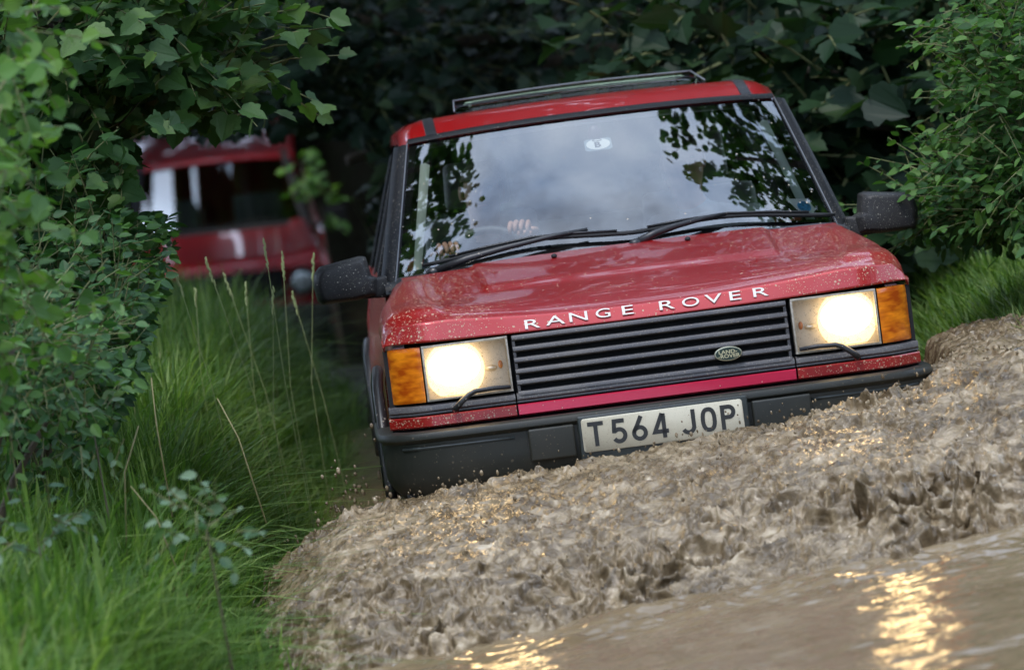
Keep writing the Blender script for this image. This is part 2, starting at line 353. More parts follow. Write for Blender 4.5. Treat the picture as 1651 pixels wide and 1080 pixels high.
def make_ground():
    xs = np.concatenate([np.linspace(-400, -14, 14), np.linspace(-12, -4, 26), np.linspace(-3.8, 4.4, 132), np.linspace(4.8, 14, 26), np.linspace(16, 400, 14)])
    ys = np.concatenate([np.linspace(-400, -30, 12), np.linspace(-26, -8, 30), np.linspace(-7.8, 12, 200), np.linspace(12.3, 45, 110), np.linspace(48, 400, 26)])
    X, Y = np.meshgrid(xs, ys)
    Z = ground_z(X, Y)
    V = np.stack([X, Y, Z], -1).reshape(-1, 3); q = grid_faces(len(xs), len(ys))
    me = np_mesh('ground', V, q, np.full(len(q), 4))
    m, nt, b = mat_base('earth')
    t = nt.nodes.new('ShaderNodeTexCoord'); n = nt.nodes.new('ShaderNodeTexNoise'); n.inputs['Scale'].default_value = 6; n.inputs['Detail'].default_value = 8
    r = nt.nodes.new('ShaderNodeValToRGB'); e = r.color_ramp.elements
    e[0].position = .3; e[0].color = (.020, .014, .009, 1); e[1].position = .75; e[1].color = (.022, .026, .010, 1)
    nt.links.new(t.outputs['Object'], n.inputs['Vector']); nt.links.new(n.outputs['Fac'], r.inputs['Fac']); nt.links.new(r.outputs['Color'], b.inputs['Base Color'])
    b.inputs['Roughness'].default_value = .9; b.inputs['Specular IOR Level'].default_value = .1
    bp = nt.nodes.new('ShaderNodeBump'); bp.inputs['Distance'].default_value = .03; nt.links.new(n.outputs['Fac'], bp.inputs['Height']); nt.links.new(bp.outputs[0], b.inputs['Normal'])
    o = link_mesh('ground', me, m, None, True); tag(o, kind='structure')
    return o
make_ground()

def water_mat(name, c0, c1, rough, bumps, r2=None):
    m, nt, b = mat_base(name); N = nt.nodes.new; L = nt.links.new
    t = N('ShaderNodeTexCoord'); n = N('ShaderNodeTexNoise'); n.inputs['Scale'].default_value = 3.0; n.inputs['Detail'].default_value = 6
    r = N('ShaderNodeValToRGB'); r.color_ramp.elements[0].position = .3; r.color_ramp.elements[0].color = (*c0, 1); r.color_ramp.elements[1].position = .72; r.color_ramp.elements[1].color = (*c1, 1)
    L(t.outputs['Object'], n.inputs['Vector']); L(n.outputs['Fac'], r.inputs['Fac']); L(r.outputs['Color'], b.inputs['Base Color'])
    b.inputs['Roughness'].default_value = rough; b.inputs['IOR'].default_value = 1.33
    last = None
    for sc_, st, dist in bumps:
        q = N('ShaderNodeTexNoise'); q.inputs['Scale'].default_value = sc_; q.inputs['Detail'].default_value = 3; L(t.outputs['Object'], q.inputs['Vector'])
        bp = N('ShaderNodeBump'); bp.inputs['Strength'].default_value = st; bp.inputs['Distance'].default_value = dist; L(q.outputs['Fac'], bp.inputs['Height'])
        if last is not None: L(last, bp.inputs['Normal'])
        last = bp.outputs[0]
    if last is not None: L(last, b.inputs['Normal'])
    return m
WATER = water_mat('muddy_water', (.16, .112, .060), (.24, .178, .105), 0.06, [(28, .5, .004)])
def churn_mat():
    """muddy water beaten to a froth: brown water with paler streaks of foam, wet all over"""
    m, nt, b = mat_base('churned_mud_water'); N = nt.nodes.new; L = nt.links.new
    t = N('ShaderNodeTexCoord'); n = N('ShaderNodeTexNoise'); n.inputs['Scale'].default_value = 7; n.inputs['Detail'].default_value = 8; n.inputs['Roughness'].default_value = .62; n.inputs['Distortion'].default_value = 1.6
    L(t.outputs['Object'], n.inputs['Vector'])
    r = N('ShaderNodeValToRGB'); e = r.color_ramp.elements; e[0].position = .30; e[0].color = (.060, .040, .020, 1); e[1].position = .80; e[1].color = (.58, .48, .345, 1)
    q = e.new(.47); q.color = (.160, .114, .064, 1); q = e.new(.60); q.color = (.30, .228, .140, 1)
    L(n.outputs['Fac'], r.inputs['Fac']); L(r.outputs['Color'], b.inputs['Base Color'])
    b.inputs['Roughness'].default_value = .07; b.inputs['IOR'].default_value = 1.42
    last = None
    for sc_, st, dist, dd in ((38, .4, .014, 1.2), (150, .3, .005, .6)):
        k = N('ShaderNodeTexNoise'); k.inputs['Scale'].default_value = sc_; k.inputs['Detail'].default_value = 3; k.inputs['Distortion'].default_value = dd; L(t.outputs['Object'], k.inputs['Vector'])
        bp = N('ShaderNodeBump'); bp.inputs['Strength'].default_value = st; bp.inputs['Distance'].default_value = dist; L(k.outputs['Fac'], bp.inputs['Height'])
        if last is not None: L(last, bp.inputs['Normal'])
        last = bp.outputs[0]
    L(last, b.inputs['Normal'])
    return m
CHURN = churn_mat()

WX0, WX1, WY0, WY1 = -1.2, 2.1, -2.3, 2.1
def wave_base(x):   # where the wave's foot meets the still water
    x = np.asarray(x, float)
    return -2.03 + 0.06*np.sin(x*4.1+.6) + .05*np.sin(x*11+1.0) + .03*np.sin(x*23) + 0.9*np.clip((-x-.55)/.55, 0, 1)**2.2 + 0.10*sstep(.9, 1.7, x)
def wave_h(x, y):
    yb = wave_base(x); t = (y-yb)
    h = 0.125*(sstep(-.05, .75, t))**0.9 + 0.150*sstep(.2, 1.75, t)
    h = h + 0.085*sstep(1.05, 1.75, x)*sstep(0.6, 1.9, t)
    h = h*(.35+.65*sstep(-1.10, -.62, x))*sstep(-1.2, -.95, x)
    # behind the car's nose the heap falls off again (beside the car)
    left = 1-sstep(-.62, -.45, x); right = sstep(1.35, 1.5, x)
    h = h*(1 - left*sstep(-.02, .55, y)) * (1-right*sstep(1.3, 2.0, y))
    mid = (1-left)*(1-right); h = h*(1-mid*sstep(.3, 1.2, y)*.95)
    return h
def make_wave():
    nu, nv = 760, 640
    xs = np.linspace(WX0, WX1, nu); ys = np.linspace(WY0, WY1, nv)
    X, Y = np.meshgrid(xs, ys)
    yb = wave_base(X); t = Y-yb
    Hh = wave_h(X, Y)
    front = sstep(-.05, .03, t)*(1-.66*sstep(.45, 1.0, t))       # how hard the water churns: hardest on the front face
    rightc = 1+.35*sstep(.5, 1.4, X)
    crest = np.exp(-((Y+.22-.55*sstep(1.2, 1.9, X))/.10)**2)*sstep(-1.1, -.9, X)
    act = front*rightc + .3*crest
    fade = sstep(-.06, .05, t)*(1-sstep(1.5, 2.1, Y))
    wx = .05*fbm(X*7, Y*5, 3.1, 3); wy = .05*fbm(X*7, Y*5, 8.7, 3)
    a = X+wx; b_ = Y+wy
    big = fbm(a*3.4, b_*2.6, 1.0, 2)
    def sharp(x, y, z): return np.clip(1-2.1*np.abs(noise3(x, y, z)), 0, 1)**1.6      # thin crests, round troughs
    s0 = sharp(a*7.5, b_*4.4, 12.0); s1 = sharp(a*15, b_*9.0, 2.0); s2 = sharp(a*27+3*wy, b_*15, 4.0); s3 = sharp(a*52, b_*27, 6.0)
    patch = np.clip(.75+.9*fbm(X*2.2, Y*1.7, 17.0, 2), .25, 1.5)                        # calmer and wilder stretches
    holes = np.clip(-fbm(a*13, b_*8, 14.0, 3)-.12, 0, 1)
    A_ = act*patch
    dz = A_*(.030*big + .030*(s0-.3)+.024*(s1-.3)+.012*(s2-.3) - .055*holes*front) + (.5+.5*np.clip(A_, 0, 1))*(.0040*(s3-.3)+.0030*fbm(a*46, b_*24, 7.0, 2)) + (1-.6*np.clip(A_, 0, 1))*.010*(s2-.3)
    dx = A_*(.016*fbm(X*13, Y*9, 21.0, 2)); dy = A_*(.02*fbm(X*13, Y*9, 31.0, 2)) - A_*(.034*s0+.022*s1+.010*s2)
    Z = Hh + dz*fade + .004*fade - .03*(1-fade)
    # lips thrown up where the heap breaks against the bumper
    Z = Z + crest*fade*(.026*np.clip(ridged(X*6, Y*4, 9.0, 2)-.3, 0, 2)) - .018*crest*sstep(.15, .4, X)*(1-sstep(.8, 1.1, X))
    V = np.stack([X+dx*fade, Y+dy*fade, Z], -1).reshape(-1, 3)
    q = grid_faces(nu, nv)
    keep = (fade.reshape(-1) > 0.0)[q].any(1); q = q[keep]
    me = np_mesh('bow_wave', V, q, np.full(len(q), 4))
    o = link_mesh('bow_wave', me, CHURN, None, True)
    tag(o, 'churned brown bow wave heaped up before the bumper', kind='structure')
make_wave()
def make_water():
    # near sheet with real ripples
    xs = np.linspace(-1.6, 2.6, 300); ys = np.concatenate([np.linspace(-9.0, -1.4, 520), np.linspace(-1.3, 7.6, 180)])
    X, Y = np.meshgrid(xs, ys)
    rp = .0050*fbm(X*3.2, Y*5.5, .5, 2) + .0034*fbm(X*9+.3*Y, Y*15, 2.5, 2) + .0012*fbm(X*26, Y*40, 4.5, 2)
    Z = rp*(1+2.2*np.exp(-((Y+2.2)/.35)**2)) + .0025*np.exp(-((Y+2.25)/.3)**2)*np.sin((Y-.06*np.sin(X*4.1))*55+2*fbm(X*2, Y*2, 3.3, 2))
    V = np.stack([X, Y, Z], -1).reshape(-1, 3); q = grid_faces(len(xs), len(ys))
    me = np_mesh('water', V, q, np.full(len(q), 4))
    o = link_mesh('water', me, WATER, None, True); tag(o, kind='structure')
    mb = MB(); mb.grid([[(-1.6, -60, .0), (2.6, -60, .0)], [(-1.6, -9.0, .0), (2.6, -9.0, .0)]])
    o = mb.build('water', WATER); tag(o, kind='structure')
make_water()
def make_spray():
    """drops and rags of mud flung off the wave: one mass nobody could count"""
    mb = MB(); r = random.Random(4)
    for i in range(520):
        if i < 420:
            x = r.uniform(-.95, 1.9); y = wave_base(x)+r.uniform(.05, 2.0) if r.random() < .5 else -.25+r.gauss(0, .1)
            z = float(wave_h(x, y))+abs(r.gauss(0, .035))+.012
        else:
            x = r.uniform(-.75, -.52); y = r.uniform(-.1, 1.2); z = .1+abs(r.gauss(0, .16))
        s_ = r.uniform(.0018, .006)*(1.3 if i > 420 else .8); st = r.uniform(1, 2.4)
        n, m = 6, 4
        mb.ellipsoid((x, y, z), (s_*r.uniform(.8, 1.5), s_, s_*st), n, m)
    o = mb.build('mud_spray', CHURN, None, True, fixn=False); tag(o, 'drops of muddy water thrown off the wave', 'spray', kind='stuff')
make_spray()
# ------------------------------------------------------------------ red estate car in the water
def rot_car(yaw, pitch, roll):
    return Matrix.Rotation(R(yaw), 4, 'Z') @ Matrix.Rotation(R(pitch), 4, 'X') @ Matrix.Rotation(R(roll), 4, 'Y')
CAR_M = Matrix.Translation((.3824, -.0131, -.2301)) @ rot_car(1.934, -.856, 4.795)
car = empty('off_road_car'); car.matrix_world = CAR_M
tag(car, 'mud-splashed red off-road car with lit headlights pushing a brown bow wave', 'car')
def sx(poly, s): return [(s*x, z) for x, z in poly]

# bonnet: one clamshell from wing edge to wing edge
def bonnet_z(x, y):
    ax = abs(x)
    t = max(0.0, (y-.03)/1.09)
    z = .990 + .030*min(1, ax/.66)**2*(1-float(sstep(.1, .5, y))) + .172*max(0., (y-.02)/1.1)**.74
    z += .014*float(sstep(.655+.10*min(y, .6), .70+.10*min(y, .6), ax))*float(sstep(.07, .14, y))*(1-float(sstep(.9, 1.1, y)))
    z += .011*(1-float(sstep(.485+.03*y, .515+.03*y, ax)))*float(sstep(.48, .60, y))
    z -= .012*(ax/.8)**2*float(sstep(.2, .8, y))
    return z
def make_bonnet():
    ys = [.0, .004, .018, .0215, .026, .035, .045, .055]+[.07+.016*i for i in range(66)]+[1.125]
    xs_in = [.79*i/98 for i in range(99)]
    rows = []
    for j, y in enumerate(ys):
        w = .897-.055*float(sstep(.45, 1.12, y))
        row = []
        side = []
        zsh = bonnet_z(.80, y)
        zlow = .952+.075*min(1, y/1.1)
        for a in (18, 36, 54, 72, 90):
            side.append((w-.075+.075*math.sin(R(a)), zsh-.006-.075*(1-math.cos(R(a)))))
        side += [(w+.003, zsh-.10 if zsh-.10 > zlow+.012 else zlow+.012), (w-.002, zlow)]
        half = [(x, bonnet_z(x, y)) for x in xs_in]+side
        for s in (-1, 1):
            seq = half[::-1] if s < 0 else half[1:]
            for x, z in seq:
                yy = y + (.085*float(sstep(.70, .90, x))**1.6 - .012*(x/.7)**2*0)*(1-.6*float(sstep(0, 1, y)))
                if y <= .0215 and x < .86:
                    z0_ = .946+.012*min(1, x/.8)**2; zc_ = bonnet_z(x, .0215)
                    z = z0_+(zc_-z0_)*{.0: 0., .004: .12, .018: .90, .0215: 1.0}[y]
                elif y <= .0215: z = min(z, .958+(z-.958)*{.0: 0., .004: .12, .018: .9, .0215: 1.0}[y])
                row.append((s*x, yy, z))
        rows.append(row)
    # under-lip turned in
    lip = [(x*.995, y+.02, z-.002) for x, y, z in rows[0]]
    mb = MB(); mb.grid([lip]+rows)
    b = mb.build('bonnet', PAINT, car, True, fixn=True)
    return b
bonnet = make_bonnet()
# lettering along the leading edge of the bonnet
for ch, lx, lz in zip("RANGEROVER", (-.39, -.312, -.233, -.149, -.065, .068, .149, .227, .301, .388), (.9735, .976, .978, .979, .979, .979, .979, .980, .981, .982)):
    me, co = text_mesh('letter', ch, .041, 2.3 if ch not in 'OG' else 1.9, .0, .0015)
    k = .0295/(co[:, 1].max()-co[:, 1].min()); co = co*np.array([k*.98, k, 1])
    v = np.stack([co[:, 0]+lx, .004+(co[:, 1]+lz-.952)*.40-.0045-.004*(lx/.39)**2*0-co[:, 2], co[:, 1]+lz], -1)
    me.vertices.foreach_set('co', v.astype(np.float32).ravel()); me.update()
    link_mesh('letter', me, LETTER, bonnet)
for s in (-1, 1):   # washer jets on the bonnet
    mb = MB(); zb = bonnet_z(.24, 1.0)
    mb.ellipsoid((s*.241, 1.0, zb+.006), (.011, .016, .009), 10, 6); mb.build('washer_jet', RUBBER, car, True)

# front panel behind the lamps and grille
mb = MB(); mb.box(-.90, .90, .10, .14, .50, .94); mb.build('front_panel', DARK, car)
# grille
grille = MB().box(-.468, .468, .045, .055, .715, .945).build('grille', DARK, car)
prof = [(.05, .008), (.012, .012), (-.001, .010), (-.006, .004), (-.006, -.003), (.002, -.008), (.05, -.006)]
for k in range(6):
    z0 = .9315-.0378*k
    mb = MB(); V = []
    xsn = [-.466, -.455, -.30, 0, .30, .455, .466]
    rows = [[(x, y + (.004 if abs(x) > .46 else 0), z0+z) for y, z in prof] for x in xsn]
    mb.grid(rows)
    mb.build('slat', GRILLE, grille, True, auto=40)
for s in (-1, 1):
    mb = MB()
    for k in range(5):
        z0 = .9315-.0378*k
        mb.box(s*.466-.010*(s > 0), s*.466+.010*(s < 0), .004, .045, z0-.034, z0-.006)
    mb.build('grille_end', GRILLE, grille, bevel=.002)
# black trim bar under grille and lamps, wrapping the corner
def front_sweep(name, x0, x1, prof, mat, parent, n=14, bow=.0, yofs=0.0, **kw):
    """profile (y offset, z) swept along the front from x0 to x1, following the rounded corner"""
    rows = []
    for i in range(n+1):
        x = x0+(x1-x0)*i/n; ax = abs(x)
        yc = .10*float(sstep(.76, .93, ax))**1.5 + yofs + bow*ax*ax
        rows.append([(x, yc+y, z) for y, z in prof])
    mb = MB(); mb.grid(rows)
    mb.add(rows[0], [tuple(range(len(prof)))]); mb.add(rows[-1], [tuple(range(len(prof)))[::-1]])
    return mb.build(name, mat, parent, True, auto=35, **kw)
tp = [(.05, .7485), (.012, .7475), (.0, .744), (-.004, .735), (-.004, .7275), (.004, .722), (.002, .716), (.05, .712)]
front_sweep('trim_bar', -.472, .472, tp, GRILLE, car)
for s in (-1, 1): front_sweep('trim_bar', s*.478, s*.905, tp, GRILLE, car, 18)
rp_ = [(.05, .711), (.002, .710), (-.002, .706), (-.002, .676), (.004, .671), (.05, .669)]
front_sweep('red_strip', -.472, .472, rp_, PAINT_SKY_PINK, car)
for s in (-1, 1): front_sweep('red_strip', s*.4785, s*.908, rp_, PAINT, car, 18)
# oval badge on the grille
badge = MB()
el = lambda a, b_, n=40: [(.251+a*math.cos(2*math.pi*i/n), .791+b_*math.sin(2*math.pi*i/n)) for i in range(n)]
badge.prism(el(.047, .0245), 'y', -.022, -.006); bo = badge.build('badge', plain('badge_rim', (.45, .42, .30), .3, .9), car, bevel=.002)
MB().prism(el(.043, .0208), 'y', -.0245, -.0215).build('badge_field', plain('badge_green', (.012, .03, .018), .3), bo)
for txt, dx_, dz in (('LAND-', -.001, .0068), ('-ROVER', .002, -.0075)):
    me, co = text_mesh('lettering', txt, .017, 1.25, .0003, .0008)
    v = np.stack([co[:, 0]+.251+dx_, -.0255-co[:, 2], co[:, 1]+.791+dz+.12*co[:, 0]*0], -1); me.vertices.foreach_set('co', v.astype(np.float32).ravel()); me.update()
    link_mesh('lettering', me, plain('badge_gold', (.62, .55, .33), .35, .7), bo)

# headlights, indicators
def ring_disc(cx, cz, y, r, n=40, clipx=None, clipz=None):
    P = []
    for i in range(n):
        x = cx+r*math.cos(2*math.pi*i/n); z = cz+r*math.sin(2*math.pi*i/n)
        if clipz: z = min(max(z, clipz[0]), clipz[1])
        if clipx: x = min(max(x, clipx[0]), clipx[1])
        P.append((x, y, z))
    return P
FRAME = plain('lamp_frame', (.42, .38, .32), .45, .2, noise=.3, nscale=60)
BOWLBACK = mud_specks('lamp_interior', (.62, .57, .50), .4, metal=.2, amount=.5, edge=(-1, .2), mud=(.16, .11, .07), scale=140, size=.18, film=.06)
for s in (-1, 1):
    x0, x1, z0, z1 = .481, .772, .757, .944
    xa, xb = (s*x0, s*x1) if s > 0 else (s*x1, s*x0)
    hl = empty('headlight'); hl.parent = car
    hl['label'] = 'lit headlight'
    mb = MB(); fr = .008   # housing rim of four bars and the back plate
    mb.box(xa, xb, -.001, .06, z1-fr, z1); mb.box(xa, xb, -.001, .06, z0, z0+fr)
    mb.box(xa, xa+fr, -.0012, .0598, z0+fr, z1-fr); mb.box(xb-fr, xb, -.0012, .0598, z0+fr, z1-fr)
    mb.build('housing', FRAME, hl, bevel=.0015)
    MB().box(xa+.002, xb-.002, .056, .064, z0+.002, z1-.002).build('back_plate', BOWLBACK, hl)
    cx, cz = s*.668, .852
    cl = dict(clipx=(xa+.011, xb-.011), clipz=(z0+.011, z1-.011))
    mb = MB(); rings = [(.1005, .020), (.096, .034), (.080, .045), (.050, .052), (.02, .054)]
    P = [ring_disc(cx, cz, y, r, **cl) for r, y in rings]
    for a, b2 in zip(P[:-1], P[1:]):
        n = len(a); mb.add(a+b2, [(i, (i+1) % n, n+(i+1) % n, n+i) for i in range(n)])
    mb.add(P[-1], [tuple(range(len(P[-1])))])
    mb.build('lamp_bowl', LAMP_DIM, hl, True)
    mb = MB(); mb.ellipsoid((cx, .036, cz+.012), (.088, .010, .066), 28, 14); mb.build('lamp_glow', LAMP, hl, True)
    # small side lamp on the inner side
    mb = MB(); mb.ellipsoid((s*.545, .048, .842), (.022, .010, .010), 16, 8); mb.build('side_bulb', SILVER, hl, True)
    mb = MB(); mb.ellipsoid((s*.512, .050, .850), (.008, .006, .014), 10, 6); mb.build('amber_reflector', AMBER, hl, True)
    mb = MB(); mb.grid([[(xa+.006+(xb-xa-.012)*i/10, -.004-.003*math.sin(math.pi*i/10), z) for i in range(11)] for z in (z0+.006, (z0+z1)/2, z1-.006)])
    mb.build('lens', LENSGLASS, hl, True)
    # indicator, wrapping the corner, with ribs
    rows = []
    for i in range(13):
        u = i/12; x = .777+.118*u; yc = .004+.10*u**2.0
        if u > .85: yc += .02*(u-.85)/.15
        rows.append([(s*x, yc+.03, .755), (s*x, yc+.002, .757), (s*x, yc, .762)]+[(s*x, yc-(.0015 if q % 2 else 0), .762+.0085*q) for q in range(1, 21)]+[(s*x, yc+.002, .941), (s*x, yc+.03, .943)])
    mb = MB(); mb.grid(rows); mb.build('indicator', AMBER, car, True, auto=20)
    # washer arm
    arm = MB().tube([(s*.683, -.012, .722), (s*.680, -.045, .728), (s*.662, -.050, .745), (s*.632, -.048, .768), (s*.612, -.045, .776), (s*.55, -.040, .778), (s*.490, -.038, .7745)], [.012, .011, .010, .0095, .009, .008, .0065], 10)
    arm.build('lamp_wiper', BLACK_TRIM, car, True)

# bumper
def bumper():
    prof = [(.10, .655), (.055, .664), (.02, .664), (.006, .658), (.0, .648), (.0, .638), (.008, .630), (.016, .624), (.016, .560), (.020, .500), (.034, .470), (.06, .440), (.10, .430)]
    plan = [(-.955, .95), (-.957, .5), (-.955, .20), (-.945, .09), (-.92, .02), (-.88, -.035), (-.82, -.068), (-.72, -.088), (-.58, -.10), (-.40, -.107), (-.2, -.111), (0, -.112)]
    plan = plan+[(-x, y) for x, y in plan[:-1]][::-1]
    rows = []
    for i, (x, y) in enumerate(plan):
        a = Vector(plan[max(i-1, 0)]); b = Vector(plan[min(i+1, len(plan)-1)]); t = (b-a).normalized(); n = Vector((-t.y, t.x))   # inward
        rows.append([(x+n.x*o, y+n.y*o, z) for o, z in prof])
    mb = MB(); mb.grid(rows); return mb.build('bumper', BUMPER, car, True, auto=35)
bump = bumper()
PADS = plain('bumper_pad', (.026, .031, .029), .36, noise=.25, nscale=25)
for x0, x1 in ((-.455, -.300), (.300, .500)):
    mb = MB(); mb.box(x0, x1, -.1165, -.06, .52, .628); mb.build('bumper_pad', BUMPER, bump, bevel=.008, seg=3)
mb = MB(); mb.box(-.287, .287, -.119, -.06, .500, .650); mb.build('plate_holder', PADS, bump, bevel=.006, seg=3)
for s in (-1, 1):
    mb = MB(); x0, x1 = sorted((s*.55, s*.86)); mb.tube([(s*q, w+.020, .607) for q, w in ((.50, -.104), (.58, -.10), (.72, -.088), (.82, -.068), (.875, -.040))], .007, 6); mb.build('bumper_rib', PADS, bump, True)
MB().box(-.88, .88, .02, .10, .25, .455).build('lower_valance', DARK, car)
# number plate
pl = MB(); w_, h_ = .272, .0565; rr = .010
poly = []
for cx, cz, a0 in ((w_-rr, h_-rr, 0), (-w_+rr, h_-rr, 90), (-w_+rr, -h_+rr, 180), (w_-rr, -h_+rr, 270)):
    for a in (0, 30, 60, 90): poly.append((-.004+cx+rr*math.cos(R(a0+a)), .5845+cz+rr*math.sin(R(a0+a))))
pl.prism(poly, 'y', -.1265, -.1195); plate = pl.build('number_plate', PLATE, car, bevel=.001, seg=1)
def stroke_mesh(name, lines, w, th, closed=()):
    """flat lettering: every polyline becomes a band of width w with mitred joints and a thickness"""
    mb = MB()
    for li, pts in enumerate(lines):
        P = [Vector(p) for p in pts]; n = len(P); cl_ = li in closed; Lf, Rt = [], []
        for i in range(n):
            a = P[i-1] if (i > 0 or cl_) else None; b = P[(i+1) % n] if (i < n-1 or cl_) else None
            d1 = (P[i]-a).normalized() if a is not None else (b-P[i]).normalized(); d2 = (b-P[i]).normalized() if b is not None else d1
            n1 = Vector((-d1.y, d1.x)); n2 = Vector((-d2.y, d2.x)); m_ = (n1+n2).normalized(); k = w/2/max(.45, m_.dot(n1))
            Lf.append(P[i]+m_*k); Rt.append(P[i]-m_*k)
        V = [(p.x, z, p.y) for z in (0, -th) for p in Lf+Rt]
        Fc = []
        for i in range(n if cl_ else n-1):
            j_ = (i+1) % n; q = 2*n
            Fc += [(q+i, q+j_, q+n+j_, q+n+i), (i, j_, q+j_, q+i), (n+i, n+j_, q+n+j_, q+n+i)]
        if not cl_: Fc += [(0, n, 3*n, 2*n), (n-1, 2*n-1, 4*n-1, 3*n-1)]
        mb.add(V, Fc)
    return mb
def oval(cx, cy, rx, ry, n=26, e=1.0):
    sg = lambda v: math.copysign(abs(v)**e, v)
    return [(cx+rx*sg(math.cos(2*math.pi*i/n)), cy+ry*sg(math.sin(2*math.pi*i/n))) for i in range(n)]
def arcp(cx, cy, rx, ry, a0, a1, n=9): return [(cx+rx*math.cos(R(a0+(a1-a0)*i/n)), cy+ry*math.sin(R(a0+(a1-a0)*i/n))) for i in range(n+1)]
GLYPH = {
 'T': ([[(0, 72.5), (50, 72.5)], [(25, 66), (25, 0)]], ()),
 '5': ([[(44, 72.5), (12, 72.5), (9.5, 41)]+arcp(25, 26, 18.5, 19.5, 132, -150, 16)], ()),
 '6': ([oval(25, 25, 18.5, 18.5), [(33, 79), (20, 53), (8.5, 33), (6.6, 27)]], (0,)),
 '4': ([[(33, 79), (6, 21), (50, 21)], [(36, 78), (36, 0)]], ()),
 'J': ([[(40, 79), (40, 26)]+arcp(22.5, 25, 17.5, 18.5, 0, -155, 12)], ()),
 'O': ([oval(25, 39.5, 18.5, 33, 30, .8)], (0,)),
 'P': ([[(8, 0), (8, 72.5), (26, 72.5)]+arcp(28, 56, 15, 16.5, 80, -80, 10)+[(26, 39.5), (14.5, 39.5)]], ())}
for ch, lx in zip("T564JOP", (-.230, -.153, -.084, -.013, .083, .150, .216)):
    ls, closed = GLYPH[ch]; k = .00104
    mb = stroke_mesh('letter', [[((x-25)*k*1.02+lx, (y-39.5)*k+.5865) for x, y in p] for p in ls], 13.5*k, .0008, closed)
    mb.v = [(x, y-.1268-.0001*i_, z) for i_, (x, y, z) in zip([0]*len(mb.v), mb.v)]
    mb.build('letter', PLATE_CH, plate)

# wings and body sides with wheel arches
def arch(cy, cz, r, n=14): return [(cy-r*math.cos(math.pi*i/n), cz+r*math.sin(math.pi*i/n)) for i in range(n+1)]
for s in (-1, 1):
    def xo(z, y=2): return (.925 if y > 1.3 else .896)-.075*max(0, (z-.80)/.35)
    low = [(.12, .45), (.42, .45)]+arch(.86, .40, .44)+[(1.32, .40), (3.12, .40)]+arch(3.58, .40, .44)+[(4.04, .42), (4.55, .46)]
    top = [(4.62, .9), (4.60, 1.13), (1.40, 1.12), (1.22, 1.05), (1.14, 1.010), (.6, .975), (.16, .945), (.15, .70)]
    poly = low+top
    mb = MB(); n = len(poly)
    V = [(s*xo(z, y), y, z) for y, z in poly]+[(s*(xo(z, y)-.04), y, z) for y, z in poly]
    mb.add(V, [tuple(range(n)), tuple(range(2*n-1, n-1, -1))]+[(i, i+n, (i+1) % n+n, (i+1) % n) for i in range(n)])
    mb.build('side_panel', PAINT, car)
    for cy in (.86, 3.58):   # flared arch lips
        mb = MB(); pts = arch(cy, .40, .445, 18)
        mb.tube([(s*(xo(z)+.004), y, z) for y, z in pts], .020, 8); mb.build('arch_lip', BLACK_TRIM, car, True)
    # glasshouse: pillars and side panes
    gx = lambda z: .865-.165*max(0, (z-1.14)/.51)
    for (ya, yb, wd) in ((2.42, 2.50, .10), (3.40, 3.48, .12), (4.40, 4.25, .22)):
        mb = MB(); mb.hexa([(s*gx(1.12), ya, 1.12), (s*gx(1.12), ya+wd, 1.12), (s*(gx(1.12)-.05), ya+wd, 1.12), (s*(gx(1.12)-.05), ya, 1.12),
                            (s*gx(1.65), yb, 1.65), (s*gx(1.65), yb+wd*.8, 1.65), (s*(gx(1.65)-.05), yb+wd*.8, 1.65), (s*(gx(1.65)-.05), yb, 1.65)])
        mb.build('pillar', PILLAR_BLACK, car, bevel=.006)
    for (a0, a1, b0, b1) in ((1.34, 2.42, 1.90, 2.50), (2.53, 3.40, 2.59, 3.48), (3.53, 4.40, 3.59, 4.26)):
        mb = MB(); mb.grid([[(s*(gx(1.13)-.012), a0, 1.13), (s*(gx(1.13)-.012), a1, 1.13)], [(s*(gx(1.64)-.012), b0, 1.64), (s*(gx(1.64)-.012), b1, 1.64)]])
        mb.build('side_window', SIDEGLASS, car)
MB().box(-.87, .87, 4.52, 4.60, .42, 1.13).build('tailgate', PAINT, car, bevel=.01)
MB().grid([[(-.80, 4.56, 1.13), (.80, 4.56, 1.13)], [(-.66, 4.38, 1.64), (.66, 4.38, 1.64)]]).build('rear_window', SIDEGLASS, car)
MB().box(-.84, .84, 1.0, 4.52, .36, .42).build('floor_pan', CABIN, car)
MB().box(-.84, .84, 1.06, 1.10, .42, 1.06).build('bulkhead', CABIN, car)

# windscreen: curved pane with black edge
def ws_pt(u, v, off=0.0):
    """u -1..1 across, v 0..1 up"""
    hw = .808+(.690-.808)*v
    x = u*hw
    yc = 1.150+.60*v + .020*math.sin(math.pi*v)*-1
    y = yc + (.105)*abs(u)**2.2
    z = 1.160+(1.652-1.160)*v - .030*abs(u)**2*(1-v) - .022*abs(u)**2.5*v
    n = Vector((.16*u, -.62, .77)).normalized()
    return (x+n.x*off, y+n.y*off, z+n.z*off)
def ws_patch(u0, u1, v0, v1, nu, nv, off): 
    return [[ws_pt(u0+(u1-u0)*i/nu, v0+(v1-v0)*j/nv, off) for i in range(nu+1)] for j in range(nv+1)]
ws = MB().grid(ws_patch(-1, 1, 0, 1, 40, 16, 0)).build('windscreen', WINDSCREEN, car, True)
FRIT = plain('black_edge', (.010, .010, .012), .25)
for u0, u1, v0, v1 in ((-.998, -.955, .0, 1), (.955, .998, .0, 1), (-.955, .955, .955, 1), (-.955, .955, 0, .075)):
    MB().grid(ws_patch(u0, u1, v0, v1, max(2, int(abs(u1-u0)*20)), 16 if v1-v0 > .5 else 2, -.004)).build('black_edge', FRIT, ws, True)
